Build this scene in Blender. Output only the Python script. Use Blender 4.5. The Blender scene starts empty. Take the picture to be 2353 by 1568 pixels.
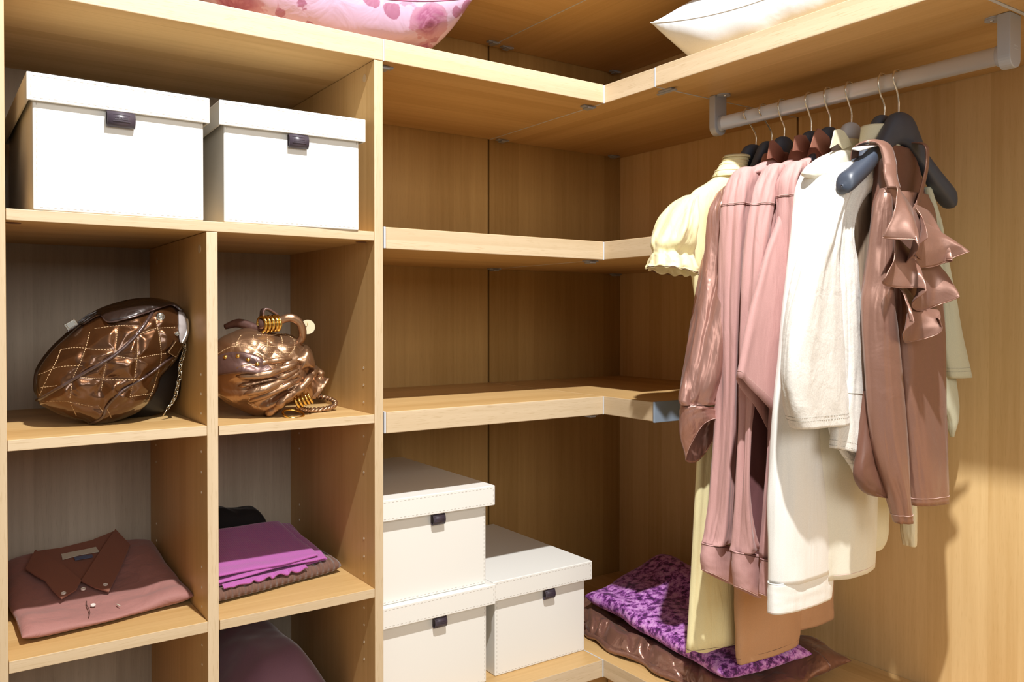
import bpy, bmesh, math, random
from mathutils import Vector, Matrix, noise
rnd = random.Random(7)
scene = bpy.context.scene
COL = scene.collection
PI = math.pi

# ------------------------------------------------------------------ camera
cd = bpy.data.cameras.new('camera')
cam = bpy.data.objects.new('camera', cd)
COL.objects.link(cam)
cd.sensor_width = 36.0
cd.lens = 1906.05 / 2353.0 * 36.0
cd.shift_y = -(784.0 - 749.77) / 2353.0
cd.clip_start = 0.05
_yaw, _pit, _rol = math.radians(34.651), math.radians(0.7174), math.radians(0.0273)
_f = Vector((math.sin(_yaw) * math.cos(_pit), math.cos(_yaw) * math.cos(_pit), -math.sin(_pit)))
_r0 = Vector((math.cos(_yaw), -math.sin(_yaw), 0))
_u0 = _r0.cross(_f)
_r = _r0 * math.cos(_rol) + _u0 * math.sin(_rol)
_u = _u0 * math.cos(_rol) - _r0 * math.sin(_rol)
_m = Matrix((_r, _u, -_f)).transposed().to_4x4()
_m.translation = Vector((-0.8352, -2.2858, 1.3))
cam.matrix_world = _m
scene.camera = cam

# ------------------------------------------------------------------ light
world = bpy.data.worlds.new('shop_ambient')
scene.world = world
world.use_nodes = True
world.node_tree.nodes['Background'].inputs['Color'].default_value = (1.0, 0.95, 0.87, 1)
world.node_tree.nodes['Background'].inputs['Strength'].default_value = 0.19


def spot(name, loc, target, energy, size, radius, color=(1, 1, 1), blend=0.4):
    l = bpy.data.lights.new(name, 'SPOT')
    l.energy = energy
    l.spot_size = math.radians(size)
    l.spot_blend = blend
    l.shadow_soft_size = radius
    l.color = color
    o = bpy.data.objects.new(name, l)
    COL.objects.link(o)
    o.location = loc
    o.rotation_euler = (Vector(target) - Vector(loc)).to_track_quat('-Z', 'Y').to_euler()
    return o


# the ceiling spotlight whose shadows the shelves show
spot('ceiling_spotlight', (-0.25, -1.98, 3.4), (0.35, -0.75, 1.0), 475, 110, 0.03, (1.0, 0.99, 0.975))

# added unseen soft fill, well behind the camera, lifting the cabinet backs
al = bpy.data.lights.new('added_fill_light', 'AREA')
al.shape = 'RECTANGLE'; al.size = 3.0; al.size_y = 1.6; al.energy = 78; al.color = (1.0, 0.975, 0.94)
ao = bpy.data.objects.new('added_fill_light', al)
COL.objects.link(ao)
ao.location = (-0.6, -5.2, 2.6)
ao.rotation_euler = (Vector((0.1, -0.3, 1.0)) - Vector(ao.location)).to_track_quat('-Z', 'Y').to_euler()

scene.view_settings.view_transform = 'Standard'
scene.view_settings.look = 'None'
scene.view_settings.gamma = 1.0
scene.view_settings.use_curve_mapping = False
scene.view_settings.exposure = 0.0

# ------------------------------------------------------------------ helpers
def obj(name, verts, faces, mat, parent=None, smooth=False, local=False, bevel=0.0, seg=2, solid=0.0, angle=None):
    """one mesh object; verts are world coordinates unless local (then parent space)"""
    me = bpy.data.meshes.new(name)
    if parent is not None and not local:
        off = Vector(parent['_w'])
        verts = [Vector(v) - off for v in verts]
    org = Vector((0, 0, 0))
    if parent is None:
        xs = [v[0] for v in verts]; ys = [v[1] for v in verts]; zs = [v[2] for v in verts]
        org = Vector(((min(xs) + max(xs)) / 2, (min(ys) + max(ys)) / 2, min(zs)))
        verts = [Vector(v) - org for v in verts]
    me.from_pydata([tuple(v) for v in verts], [], faces)
    me.validate()
    o = bpy.data.objects.new(name, me)
    COL.objects.link(o)
    o.location = org
    if isinstance(mat, (list, tuple)):
        for m in mat:
            me.materials.append(m)
    elif mat is not None:
        me.materials.append(mat)
    if parent is not None:
        o.parent = parent
        o['_w'] = tuple(parent['_w'])
    if smooth:
        for p in me.polygons:
            p.use_smooth = True
    if solid:
        s = o.modifiers.new('thickness', 'SOLIDIFY'); s.thickness = solid; s.offset = 0
    if bevel:
        b = o.modifiers.new('bevel', 'BEVEL'); b.width = bevel; b.segments = seg; b.limit_method = 'ANGLE'
        b.angle_limit = math.radians(40)
    return o


def thing(name, label, cat, loc, rz=0.0, group=None):
    o = bpy.data.objects.new(name, None)
    COL.objects.link(o)
    o.empty_display_size = 0.05
    o.location = loc
    o.rotation_euler = (0, 0, rz)
    o['_w'] = tuple(loc)
    o['label'] = label; o['category'] = cat
    if group:
        o['group'] = group
    return o


def tag(o, label, cat, group=None):
    o['label'] = label; o['category'] = cat
    if group:
        o['group'] = group
    return o


def struct(o):
    o['kind'] = 'structure'
    return o


def box(x0, x1, y0, y1, z0, z1):
    v = [(x0, y0, z0), (x1, y0, z0), (x1, y1, z0), (x0, y1, z0), (x0, y0, z1), (x1, y0, z1), (x1, y1, z1), (x0, y1, z1)]
    f = [(0, 3, 2, 1), (4, 5, 6, 7), (0, 1, 5, 4), (1, 2, 6, 5), (2, 3, 7, 6), (3, 0, 4, 7)]
    return v, f


def join(parts):
    V, F = [], []
    for v, f in parts:
        n = len(V); V += list(v); F += [tuple(i + n for i in q) for q in f]
    return V, F


def cyl(p0, p1, r0, r1=None, n=16, caps=True):
    p0, p1 = Vector(p0), Vector(p1)
    r1 = r0 if r1 is None else r1
    d = (p1 - p0).normalized()
    a = d.orthogonal().normalized(); b = d.cross(a)
    V, F = [], []
    for p, r in ((p0, r0), (p1, r1)):
        for i in range(n):
            t = 2 * PI * i / n
            V.append(p + a * math.cos(t) * r + b * math.sin(t) * r)
    for i in range(n):
        j = (i + 1) % n
        F.append((i, j, n + j, n + i))
    if caps:
        F.append(tuple(range(n))[::-1]); F.append(tuple(range(n, 2 * n)))
    return V, F


def crom(P, t):
    """Catmull-Rom through points P (Vectors or tuples), t in 0..1"""
    n = len(P) - 1
    s = max(0.0, min(0.999999, t)) * n
    i = int(s); u = s - i
    p1, p2 = P[i], P[i + 1]
    p0 = P[i - 1] if i > 0 else [2 * a - b for a, b in zip(p1, p2)]
    p3 = P[i + 2] if i + 2 <= n else [2 * b - a for a, b in zip(p1, p2)]
    return [0.5 * (2 * b + (c - a) * u + (2 * a - 5 * b + 4 * c - d) * u * u + (3 * b - a - 3 * c + d) * u ** 3)
            for a, b, c, d in zip(p0, p1, p2, p3)]


def sweep(path, rad, n=10, sub=8, closed=False, caps=True, flat=None):
    """round tube along a Catmull-Rom path; rad a number or a list per control point"""
    P = [Vector(p) for p in path]
    if closed:
        P = P + [P[0]]
    m = (len(P) - 1) * sub
    R = rad if isinstance(rad, (list, tuple)) else [rad] * len(P)
    if closed and len(R) < len(P):
        R = list(R) + [R[0]]
    pts = [Vector(crom(P, i / m)) for i in range(m + 1)]
    rs = [max(1e-4, crom([(r,) for r in R], i / m)[0]) for i in range(m + 1)]
    tang = [(pts[min(i + 1, m)] - pts[max(i - 1, 0)]).normalized() for i in range(m + 1)]
    nrm = tang[0].orthogonal().normalized()
    V, F = [], []
    for i in range(m + 1):
        nrm = (nrm - tang[i] * nrm.dot(tang[i])).normalized()
        b = tang[i].cross(nrm)
        for k in range(n):
            a = 2 * PI * k / n
            V.append(pts[i] + (nrm * math.cos(a) + b * math.sin(a)) * rs[i])
    for i in range(m):
        for k in range(n):
            l = (k + 1) % n
            F.append((i * n + k, i * n + l, (i + 1) * n + l, (i + 1) * n + k))
    if caps and not closed:
        F.append(tuple(range(n))[::-1]); F.append(tuple(m * n + k for k in range(n)))
    return V, F


def torus(c, axis, R, r, n=28, m=10, ex=None, sy=1.0):
    """ring with centre c, axis direction; sy squashes along the second axis"""
    d = Vector(axis).normalized()
    a = Vector(ex).normalized() if ex else d.orthogonal().normalized()
    b = d.cross(a)
    V, F = [], []
    for i in range(n):
        t = 2 * PI * i / n
        o = a * math.cos(t) + b * math.sin(t) * sy
        for k in range(m):
            p = 2 * PI * k / m
            V.append(Vector(c) + o * R + (o * math.cos(p) + d * math.sin(p)) * r)
    for i in range(n):
        for k in range(m):
            F.append((i * m + k, ((i + 1) % n) * m + k, ((i + 1) % n) * m + (k + 1) % m, i * m + (k + 1) % m))
    return V, F


# ------------------------------------------------------------------ materials
def nodemat(name):
    m = bpy.data.materials.new(name)
    m.use_nodes = True
    nt = m.node_tree
    b = nt.nodes['Principled BSDF']
    return m, nt, b


def N(nt, kind, **kw):
    n = nt.nodes.new(kind)
    for k, v in kw.items():
        if k in n.inputs.keys():
            n.inputs[k].default_value = v
        else:
            setattr(n, k, v)
    return n


def plain(name, col, rough=0.5, metal=0.0, spec=0.5, bump=None, sheen=0.0, coat=0.0, var=0.0, vscale=8.0, aniso=0.0, sss=0.0):
    """single colour with slight cloudy variation and a fine noise bump"""
    m, nt, b = nodemat(name)
    L = nt.links
    b.inputs['Base Color'].default_value = (*col, 1)
    b.inputs['Roughness'].default_value = rough
    b.inputs['Metallic'].default_value = metal
    b.inputs['Specular IOR Level'].default_value = spec
    b.inputs['Sheen Weight'].default_value = sheen
    b.inputs['Coat Weight'].default_value = coat
    b.inputs['Anisotropic'].default_value = aniso
    tc = N(nt, 'ShaderNodeTexCoord')
    if var:
        nz = N(nt, 'ShaderNodeTexNoise', Scale=vscale, Detail=3.0)
        L.new(tc.outputs['Object'], nz.inputs['Vector'])
        mr = N(nt, 'ShaderNodeMapRange')
        mr.inputs['From Min'].default_value = 0.3; mr.inputs['From Max'].default_value = 0.7
        mr.inputs['To Min'].default_value = 1 - var; mr.inputs['To Max'].default_value = 1 + var
        L.new(nz.outputs['Fac'], mr.inputs['Value'])
        mx = N(nt, 'ShaderNodeVectorMath', operation='SCALE')
        mx.inputs[0].default_value = col
        L.new(mr.outputs['Result'], mx.inputs['Scale'])
        L.new(mx.outputs['Vector'], b.inputs['Base Color'])
    if bump:
        sc, st, dist = bump
        nz = N(nt, 'ShaderNodeTexNoise', Scale=sc, Detail=4.0)
        L.new(tc.outputs['Object'], nz.inputs['Vector'])
        bp = N(nt, 'ShaderNodeBump', Strength=st, Distance=dist)
        L.new(nz.outputs['Fac'], bp.inputs['Height'])
        L.new(bp.outputs['Normal'], b.inputs['Normal'])
    return m


def wood(name, axis, light, dark, stave=0.055, var=0.16, rough=0.42, pore=0.25):
    """veneer: staves across the grain, long streaks and short dark pores along it"""
    m, nt, b = nodemat(name)
    L = nt.links
    geo = N(nt, 'ShaderNodeNewGeometry')
    sep = N(nt, 'ShaderNodeSeparateXYZ')
    L.new(geo.outputs['Position'], sep.inputs[0])
    oi = N(nt, 'ShaderNodeObjectInfo')
    names = ['X', 'Y', 'Z']
    oth = [n for i, n in enumerate(names) if i != 'xyz'.index(axis)]
    ac = N(nt, 'ShaderNodeMath', operation='ADD')
    L.new(sep.outputs[oth[0]], ac.inputs[0]); L.new(sep.outputs[oth[1]], ac.inputs[1])
    ro = N(nt, 'ShaderNodeMath', operation='MULTIPLY_ADD')
    L.new(oi.outputs['Random'], ro.inputs[0]); ro.inputs[1].default_value = 7.31
    L.new(ac.outputs[0], ro.inputs[2])                       # across coordinate + offset per board
    al = N(nt, 'ShaderNodeMath', operation='MULTIPLY_ADD')
    L.new(oi.outputs['Random'], al.inputs[0]); al.inputs[1].default_value = 3.7
    L.new(sep.outputs['xyz'.index(axis)], al.inputs[2])
    # staves of uneven width
    wn = N(nt, 'ShaderNodeTexNoise', noise_dimensions='1D', Scale=9.0)
    L.new(ro.outputs[0], wn.inputs['W'])
    wi = N(nt, 'ShaderNodeMath', operation='MULTIPLY_ADD')
    L.new(wn.outputs['Fac'], wi.inputs[0]); wi.inputs[1].default_value = stave * 0.9
    L.new(ro.outputs[0], wi.inputs[2])
    dv = N(nt, 'ShaderNodeMath', operation='DIVIDE'); L.new(wi.outputs[0], dv.inputs[0]); dv.inputs[1].default_value = stave
    fl = N(nt, 'ShaderNodeMath', operation='FLOOR'); L.new(dv.outputs[0], fl.inputs[0])
    wh = N(nt, 'ShaderNodeTexWhiteNoise', noise_dimensions='1D'); L.new(fl.outputs[0], wh.inputs['W'])
    # streaks
    cv = N(nt, 'ShaderNodeCombineXYZ')
    sa = N(nt, 'ShaderNodeMath', operation='MULTIPLY'); L.new(ro.outputs[0], sa.inputs[0]); sa.inputs[1].default_value = 60.0
    sl = N(nt, 'ShaderNodeMath', operation='MULTIPLY'); L.new(al.outputs[0], sl.inputs[0]); sl.inputs[1].default_value = 2.2
    L.new(sa.outputs[0], cv.inputs[0]); L.new(sl.outputs[0], cv.inputs[1]); L.new(fl.outputs[0], cv.inputs[2])
    st = N(nt, 'ShaderNodeTexNoise', Scale=1.0, Detail=4.0, Roughness=0.6, Distortion=0.4)
    L.new(cv.outputs[0], st.inputs['Vector'])
    # pores
    cp = N(nt, 'ShaderNodeCombineXYZ')
    pa = N(nt, 'ShaderNodeMath', operation='MULTIPLY'); L.new(ro.outputs[0], pa.inputs[0]); pa.inputs[1].default_value = 420.0
    pl = N(nt, 'ShaderNodeMath', operation='MULTIPLY'); L.new(al.outputs[0], pl.inputs[0]); pl.inputs[1].default_value = 26.0
    L.new(pa.outputs[0], cp.inputs[0]); L.new(pl.outputs[0], cp.inputs[1])
    po = N(nt, 'ShaderNodeTexNoise', Scale=1.0, Detail=2.0)
    L.new(cp.outputs[0], po.inputs['Vector'])
    pr = N(nt, 'ShaderNodeMapRange'); L.new(po.outputs['Fac'], pr.inputs['Value'])
    pr.inputs['From Min'].default_value = 0.58; pr.inputs['From Max'].default_value = 0.72
    pr.inputs['To Min'].default_value = 0.0; pr.inputs['To Max'].default_value = pore
    # mix factor = stave tone + streak
    mf = N(nt, 'ShaderNodeMapRange'); L.new(st.outputs['Fac'], mf.inputs['Value'])
    mf.inputs['From Min'].default_value = 0.3; mf.inputs['From Max'].default_value = 0.72
    s1 = N(nt, 'ShaderNodeMath', operation='MULTIPLY'); L.new(mf.outputs[0], s1.inputs[0]); s1.inputs[1].default_value = 0.45
    s2 = N(nt, 'ShaderNodeMath', operation='MULTIPLY_ADD'); L.new(wh.outputs['Value'], s2.inputs[0]); s2.inputs[1].default_value = 0.60
    L.new(s1.outputs[0], s2.inputs[2])
    s3 = N(nt, 'ShaderNodeMath', operation='ADD', use_clamp=True); L.new(s2.outputs[0], s3.inputs[0]); L.new(pr.outputs[0], s3.inputs[1])
    mix = N(nt, 'ShaderNodeMix', data_type='RGBA')
    mix.inputs['A'].default_value = (*light, 1); mix.inputs['B'].default_value = (*dark, 1)
    mix.inputs[6].default_value = (*light, 1); mix.inputs[7].default_value = (*dark, 1)
    L.new(s3.outputs[0], mix.inputs['Factor'])
    L.new(mix.outputs[2], b.inputs['Base Color'])
    b.inputs['Roughness'].default_value = rough
    b.inputs['Specular IOR Level'].default_value = 0.35
    bp = N(nt, 'ShaderNodeBump', Strength=0.06, Distance=0.001)
    L.new(po.outputs['Fac'], bp.inputs['Height'])
    L.new(bp.outputs['Normal'], b.inputs['Normal'])
    return m


OAK_L, OAK_D = (0.66, 0.435, 0.190), (0.49, 0.290, 0.105)
M = {}
for ax in 'xyz':
    M['oak_' + ax] = wood('oak_veneer_' + ax, ax, OAK_L, OAK_D)
for ax in 'xyz':
    M['edge_' + ax] = wood('oak_edge_band_' + ax, ax, (0.66, 0.525, 0.355), (0.53, 0.40, 0.245), stave=0.03, pore=0.9)  # edge bands; washed-out highlights of lit fronts are also put into this paler colour
M['rwall'] = wood('right_wall_oak', 'z', (0.85, 0.62, 0.315), (0.66, 0.435, 0.185), stave=0.075)  # paler than the back wall; stronger light here is put into the colour
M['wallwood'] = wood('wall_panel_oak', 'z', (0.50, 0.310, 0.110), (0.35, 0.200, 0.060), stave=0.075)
M['greyoak'] = wood('grey_brown_veneer', 'z', (0.56, 0.475, 0.375), (0.37, 0.305, 0.23), stave=0.09, rough=0.55)
M['floor'] = wood('pale_floor_boards', 'y', (0.62, 0.50, 0.36), (0.50, 0.38, 0.26), stave=0.12, rough=0.4)
M['alu'] = plain('grey_aluminium_trim', (0.55, 0.57, 0.60), 0.45, 0.0, bump=(400, 0.05, 0.0005))
M['capblue'] = plain('satin_grey_end_cap', (0.25, 0.31, 0.39), 0.4, bump=(600, 0.05, 0.0004))
M['clip'] = plain('dull_grey_clip', (0.36, 0.37, 0.39), 0.4, 0.2)
M['rail'] = plain('brushed_aluminium', (0.74, 0.735, 0.73), 0.40, 0.35, aniso=0.3, bump=(300, 0.04, 0.0004))
M['bracket'] = plain('grey_painted_bracket', (0.46, 0.48, 0.52), 0.45, 0.2, bump=(500, 0.04, 0.0004))
M['screw'] = plain('steel_screw', (0.7, 0.7, 0.7), 0.25, 1.0)
M['capwood'] = plain('beige_plastic_cover_cap', (0.58, 0.43, 0.26), 0.4)
M['pinring'] = plain('pale_shelf_pin_sleeve', (0.75, 0.68, 0.55), 0.3)
M['hole'] = plain('dark_drilled_hole', (0.05, 0.035, 0.02), 0.8)
M['slotcap'] = plain('red_brown_fitting', (0.16, 0.07, 0.04), 0.5)

# ------------------------------------------------------------------ room
XW = 1.2269
YF = -0.5682
XC = 0.6544
struct(obj('floor', *box(-3.0, 3.0, -4.2, 0.3, -0.05, 0.0), M['floor']))
wb = struct(obj('wall_back', *box(-1.6, 1.32, 0.016, 0.10, 0.0, 2.75), M['hole']))
wb['_w'] = tuple(wb.location)
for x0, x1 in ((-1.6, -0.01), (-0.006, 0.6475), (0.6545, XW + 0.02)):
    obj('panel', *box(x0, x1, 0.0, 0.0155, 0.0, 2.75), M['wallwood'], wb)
wr = struct(obj('wall_right', *box(XW + 0.021, XW + 0.10, -3.2, 0.0155, 0.0, 2.75), M['hole']))
wr['_w'] = tuple(wr.location)
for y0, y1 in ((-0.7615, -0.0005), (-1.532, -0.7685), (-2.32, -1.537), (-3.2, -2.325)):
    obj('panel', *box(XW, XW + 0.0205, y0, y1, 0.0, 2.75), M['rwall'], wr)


# ------------------------------------------------------------------ corner shelving
def clip(p, par, along='x'):
    """small grey connector screwed under a board joint"""
    a, b = (0.022, 0.009) if along == 'x' else (0.009, 0.022)
    x, y, z = p
    V, F = join([box(x - a, x + a, y - b, y + b, z - 0.005, z), box(x - a * .45, x + a * .45, y - b * 1.5, y + b * 1.5, z - 0.009, z - 0.0045)])
    c = obj('clip', V, F, M['clip'], par, bevel=0.0012)
    return c


def edged(name, b, grain, parent, side='front', bevel=.0012):
    """board with a paler edge band on its visible edge"""
    V, F = box(*b)
    o = obj(name, V, F, [M['oak_' + grain], M['edge_' + grain]], parent, bevel=bevel)
    o.data.polygons[2 if side == 'front' else 5].material_index = 1
    return o


def shelf(label, x0, x1, y0, y1, z0, z1, grain, caps=(), clips=(), group='corner wall shelves'):
    t = thing('wall_shelf', label, 'shelf', ((x0 + x1) / 2, (y0 + y1) / 2, z0), 0, group)
    edged('board', (x0, x1, y0, y1, z0, z1), grain, t, 'front' if grain == 'x' else 'left', .0016)
    for c in caps:
        obj('end_cap', *box(*c[:6]), M[c[6]], t, bevel=0.0012)
    for c in clips:
        clip(c[:3], t, c[3])
    return t


ZT0, ZT1 = 1.8777, 1.9277
ZS0, ZS1 = 1.4526, 1.5020
ZU0, ZU1 = 1.0309, 1.0806
ZV0, ZV1 = 0.3101, 0.3577
YE = -0.7611
BK = -0.0015
XB = XW - 0.0015
# upper (high) run near the ceiling of the picture
ZQ = 2.1825
shelf('highest shelf board along the back wall, above the pink floral cushion', -1.2, 0.6555, YF, BK, ZQ, ZQ + .05, 'x',
      [(0.6555, 0.6595, YF, BK, ZQ - .0006, ZQ + .0506, 'alu')], [(0.640, -0.045, ZQ, 'x')])
shelf('highest shelf board in the corner, in shade under the ceiling', 0.660, XB, YE, BK, ZQ, ZQ + .05, 'y',
      [(XC, XB, YE - .004, YE, ZQ - .0006, ZQ + .0506, 'alu')], [(0.705, -0.028, ZQ, 'x'), (1.178, -0.028, ZQ, 'x')])
shelf('highest shelf board along the right wall, above the white satin pillow', XC, XB, -2.2, YE - .0045, ZQ, ZQ + .05, 'y')
# long shelf over the rail
shelf('top shelf board lying over the cube cabinet, carrying the pink floral cushion', -1.2, -0.0035, YF, -0.0195, ZT0, ZT1, 'x',
      [(-0.0035, 0.0005, YF - .0005, -0.0195, ZT0 - .0006, ZT1 - .0006, 'alu')])
shelf('top shelf board between the cube cabinet and the corner, with fascia', 0.001, XC - .0005, YF, BK, ZT0, ZT1, 'x',
      [(XC - .0005, XC + .0035, YF - .0008, BK, ZT0 - .0006, ZT1 - .0012, 'alu')], [(0.016, -0.530, ZT0, 'x'), (0.640, -0.520, ZT0, 'x')])
shelf('top shelf corner board with short fascia beside the hanging rail', XC + .0035, XB, YE, BK, ZT0, ZT1, 'y',
      [(XC, XB, YE - .004, YE, ZT0 - .0006, ZT1 - .0012, 'alu')],
      [(0.690, -0.024, ZT0, 'x'), (1.170, -0.030, ZT0, 'x'), (0.697, YE - .002, ZT0, 'y')])
shelf('top shelf board directly above the hanging rail, under the white pillow', XC, XB, -1.5275, YE - .0045, ZT0, ZT1, 'y',
      [(XC, XB, -1.5345, -1.5275, ZT0 - .001, ZT1 - .001, 'alu')])
shelf('top shelf board at the right edge of the picture, beyond the rail bracket', XC, XB, -2.2, -1.535, ZT0, ZT1, 'y')
# second and third shelves of the corner
for z0, z1, w in ((ZS0, ZS1, 'second'), (ZU0, ZU1, 'third')):
    ex = 'empty second shelf' if w == 'second' else 'empty third shelf above the white boxes'
    shelf(ex + ' along the back wall with pale oak fascia', 0.0035, XC - .0005, YF, BK, z0, z1, 'x',
          [(-0.0020, 0.0030, YF - .0006, BK, z0 + .0005, z1 + .0003, 'alu'), (XC - .0005, XC + .0030, YF - .0008, BK, z0 - .0006, z1 - .001, 'alu')],
          [(0.640, -0.050, z0, 'x'), (0.636, -0.535, z0, 'x')])
    shelf(ex + ' turning the corner behind the yellow blouse' if w == 'second' else 'third corner shelf ending in a blue-grey end cap beside the brown satin sleeve',
          XC + .0030, XB, YE, BK, z0, z1, 'y',
          [(XC - .0015, XB, YE - .0065, YE, z0 - .0022, z1 + .0012, 'capblue')], [(1.185, -0.024, z0, 'x')])
# lowest shelf
shelf('lowest shelf along the back wall under the white boxes', 0.0035, XC - .0005, YF, BK, ZV0, ZV1, 'x',
      [(XC - .0005, XC + .0030, YF - .0008, BK, ZV0 - .0006, ZV1 - .0003, 'alu')])
shelf('lowest shelf along the right wall under the purple velvet cloth', XC + .0030, XB, -2.0, BK, ZV0, ZV1, 'y')
# plinths carrying the lowest shelf
tag(obj('plinth', *box(0.02, 1.15, -0.46, -0.44, 0.0, ZV0), M['oak_x']), 'recessed oak plinth under the lowest back shelf', 'plinth')
tag(obj('plinth', *box(0.76, 0.78, -2.0, -0.47, 0.0, ZV0), M['oak_y']), 'recessed oak plinth under the lowest right-hand shelf', 'plinth')

# ------------------------------------------------------------------ cube cabinet
XL, XM0, XM1, XR0, XR1 = -0.737, -0.3927, -0.3708, -0.0253, -0.0041
YB = -0.0216
cab = thing('cube_cabinet', 'open oak cube cabinet with a grey-brown back, holding boxes, handbags and folded clothes', 'cabinet', (-0.38, -0.29, 0.0))
edged('side_panel', (XL - .022, XL, YF, YB - .0005, 0.0, ZT0 - .0012), 'z', cab, bevel=.001)
edged('side_panel', (XR0, XR1, YF, YB - .0005, 0.0, ZT0 - .0012), 'z', cab, bevel=.001)
obj('back_panel', *box(XL - .022, XR1, YB, YB + .006, 0.0, ZT0), M['greyoak'], cab)
ZA0, ZA1 = 1.4694, 1.4898
edged('shelf_board', (XL + .0006, XR0 - .0003, YF, YB - .0006, ZA0, ZA1), 'x', cab, bevel=.001)
edged('divider', (XM0, XM1, YF + .0003, YB - .0006, 0.0, ZA0 - .001), 'z', cab, bevel=.001)
for x0, x1, z0, z1 in ((XL + .0006, XM0 - .0003, 1.0584, 1.0785), (XM1 + .0016, XR0 - .0003, 1.0567, 1.0764),
                       (XL + .0006, XM0 - .0003, 0.6610, 0.6830), (XM1 + .0016, XR0 - .0003, 0.6604, 0.6807),
                       (XL + .0006, XM0 - .0003, 0.2800, 0.3010), (XM1 + .0016, XR0 - .0003, 0.2800, 0.3010)):
    edged('shelf_board', (x0, x1, YF, YB - .0006, z0, z1), 'x', cab, bevel=.001)
for x, y, z in ((XR0, -.518, 1.846), (XM0, -.516, 1.437), (XM0, -.112, 1.434), (XR0, -.112, 1.846)):
    c = obj('cover_cap', *cyl((x, y, z), (x - .0012, y, z), .0088, n=24), M['capwood'], cab)
    c['label'] = 'round plastic cover cap'
for x, ys in ((XR0, (-.509, -.09)), (XM0, (-.522, -.09))):
    for y in ys:
        for z in (1.179, 1.139, 1.099, 1.020, 0.978, 0.936, 0.782, 0.740, 0.700, 0.620, 0.580, 0.540, 0.50):
            if y > -.2 and z > 1.0:
                continue
            obj('pin_sleeve', *torus((x, y, z), (1, 0, 0), .0022, .0007, 16, 6), M['pinring'], cab)
for x, y in ((-.722, -.522), (-.037, -.522)):
    V, F = cyl((x, y, ZA0), (x, y, ZA0 - .0010), .0125, n=24)
    f = obj('cam_fitting', V, F, M['slotcap'], cab)

# ------------------------------------------------------------------ white storage boxes
M['leather'] = plain('ivory_leatherette', (0.80, 0.79, 0.745), 0.42, spec=0.4, bump=(900, 0.10, 0.0006))
M['stitch'] = plain('grey_stitching_thread', (0.52, 0.49, 0.44), 0.8)
M['tab'] = plain('dark_purple_leather', (0.060, 0.045, 0.060), 0.38, bump=(500, 0.15, 0.0006))


def stitch_row(p0, p1, out, step=.0105, ln=.0052, w=.0011, t=.0005):
    p0, p1, out = Vector(p0), Vector(p1), Vector(out)
    d = p1 - p0; n = max(1, int(d.length / step)); d.normalize(); s = out.cross(d).normalized()
    parts = []
    for i in range(n):
        c = p0 + d * (i + .5) * ((p1 - p0).length / n)
        V = []
        for o_ in (0, t):
            for a, b in ((-1, -1), (1, -1), (1, 1), (-1, 1)):
                V.append(c + d * a * ln / 2 + s * b * w / 2 + out * (o_ - .0001))
        parts.append((V, [(0, 3, 2, 1), (4, 5, 6, 7), (0, 1, 5, 4), (1, 2, 6, 5), (2, 3, 7, 6), (3, 0, 4, 7)]))
    return parts


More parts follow.
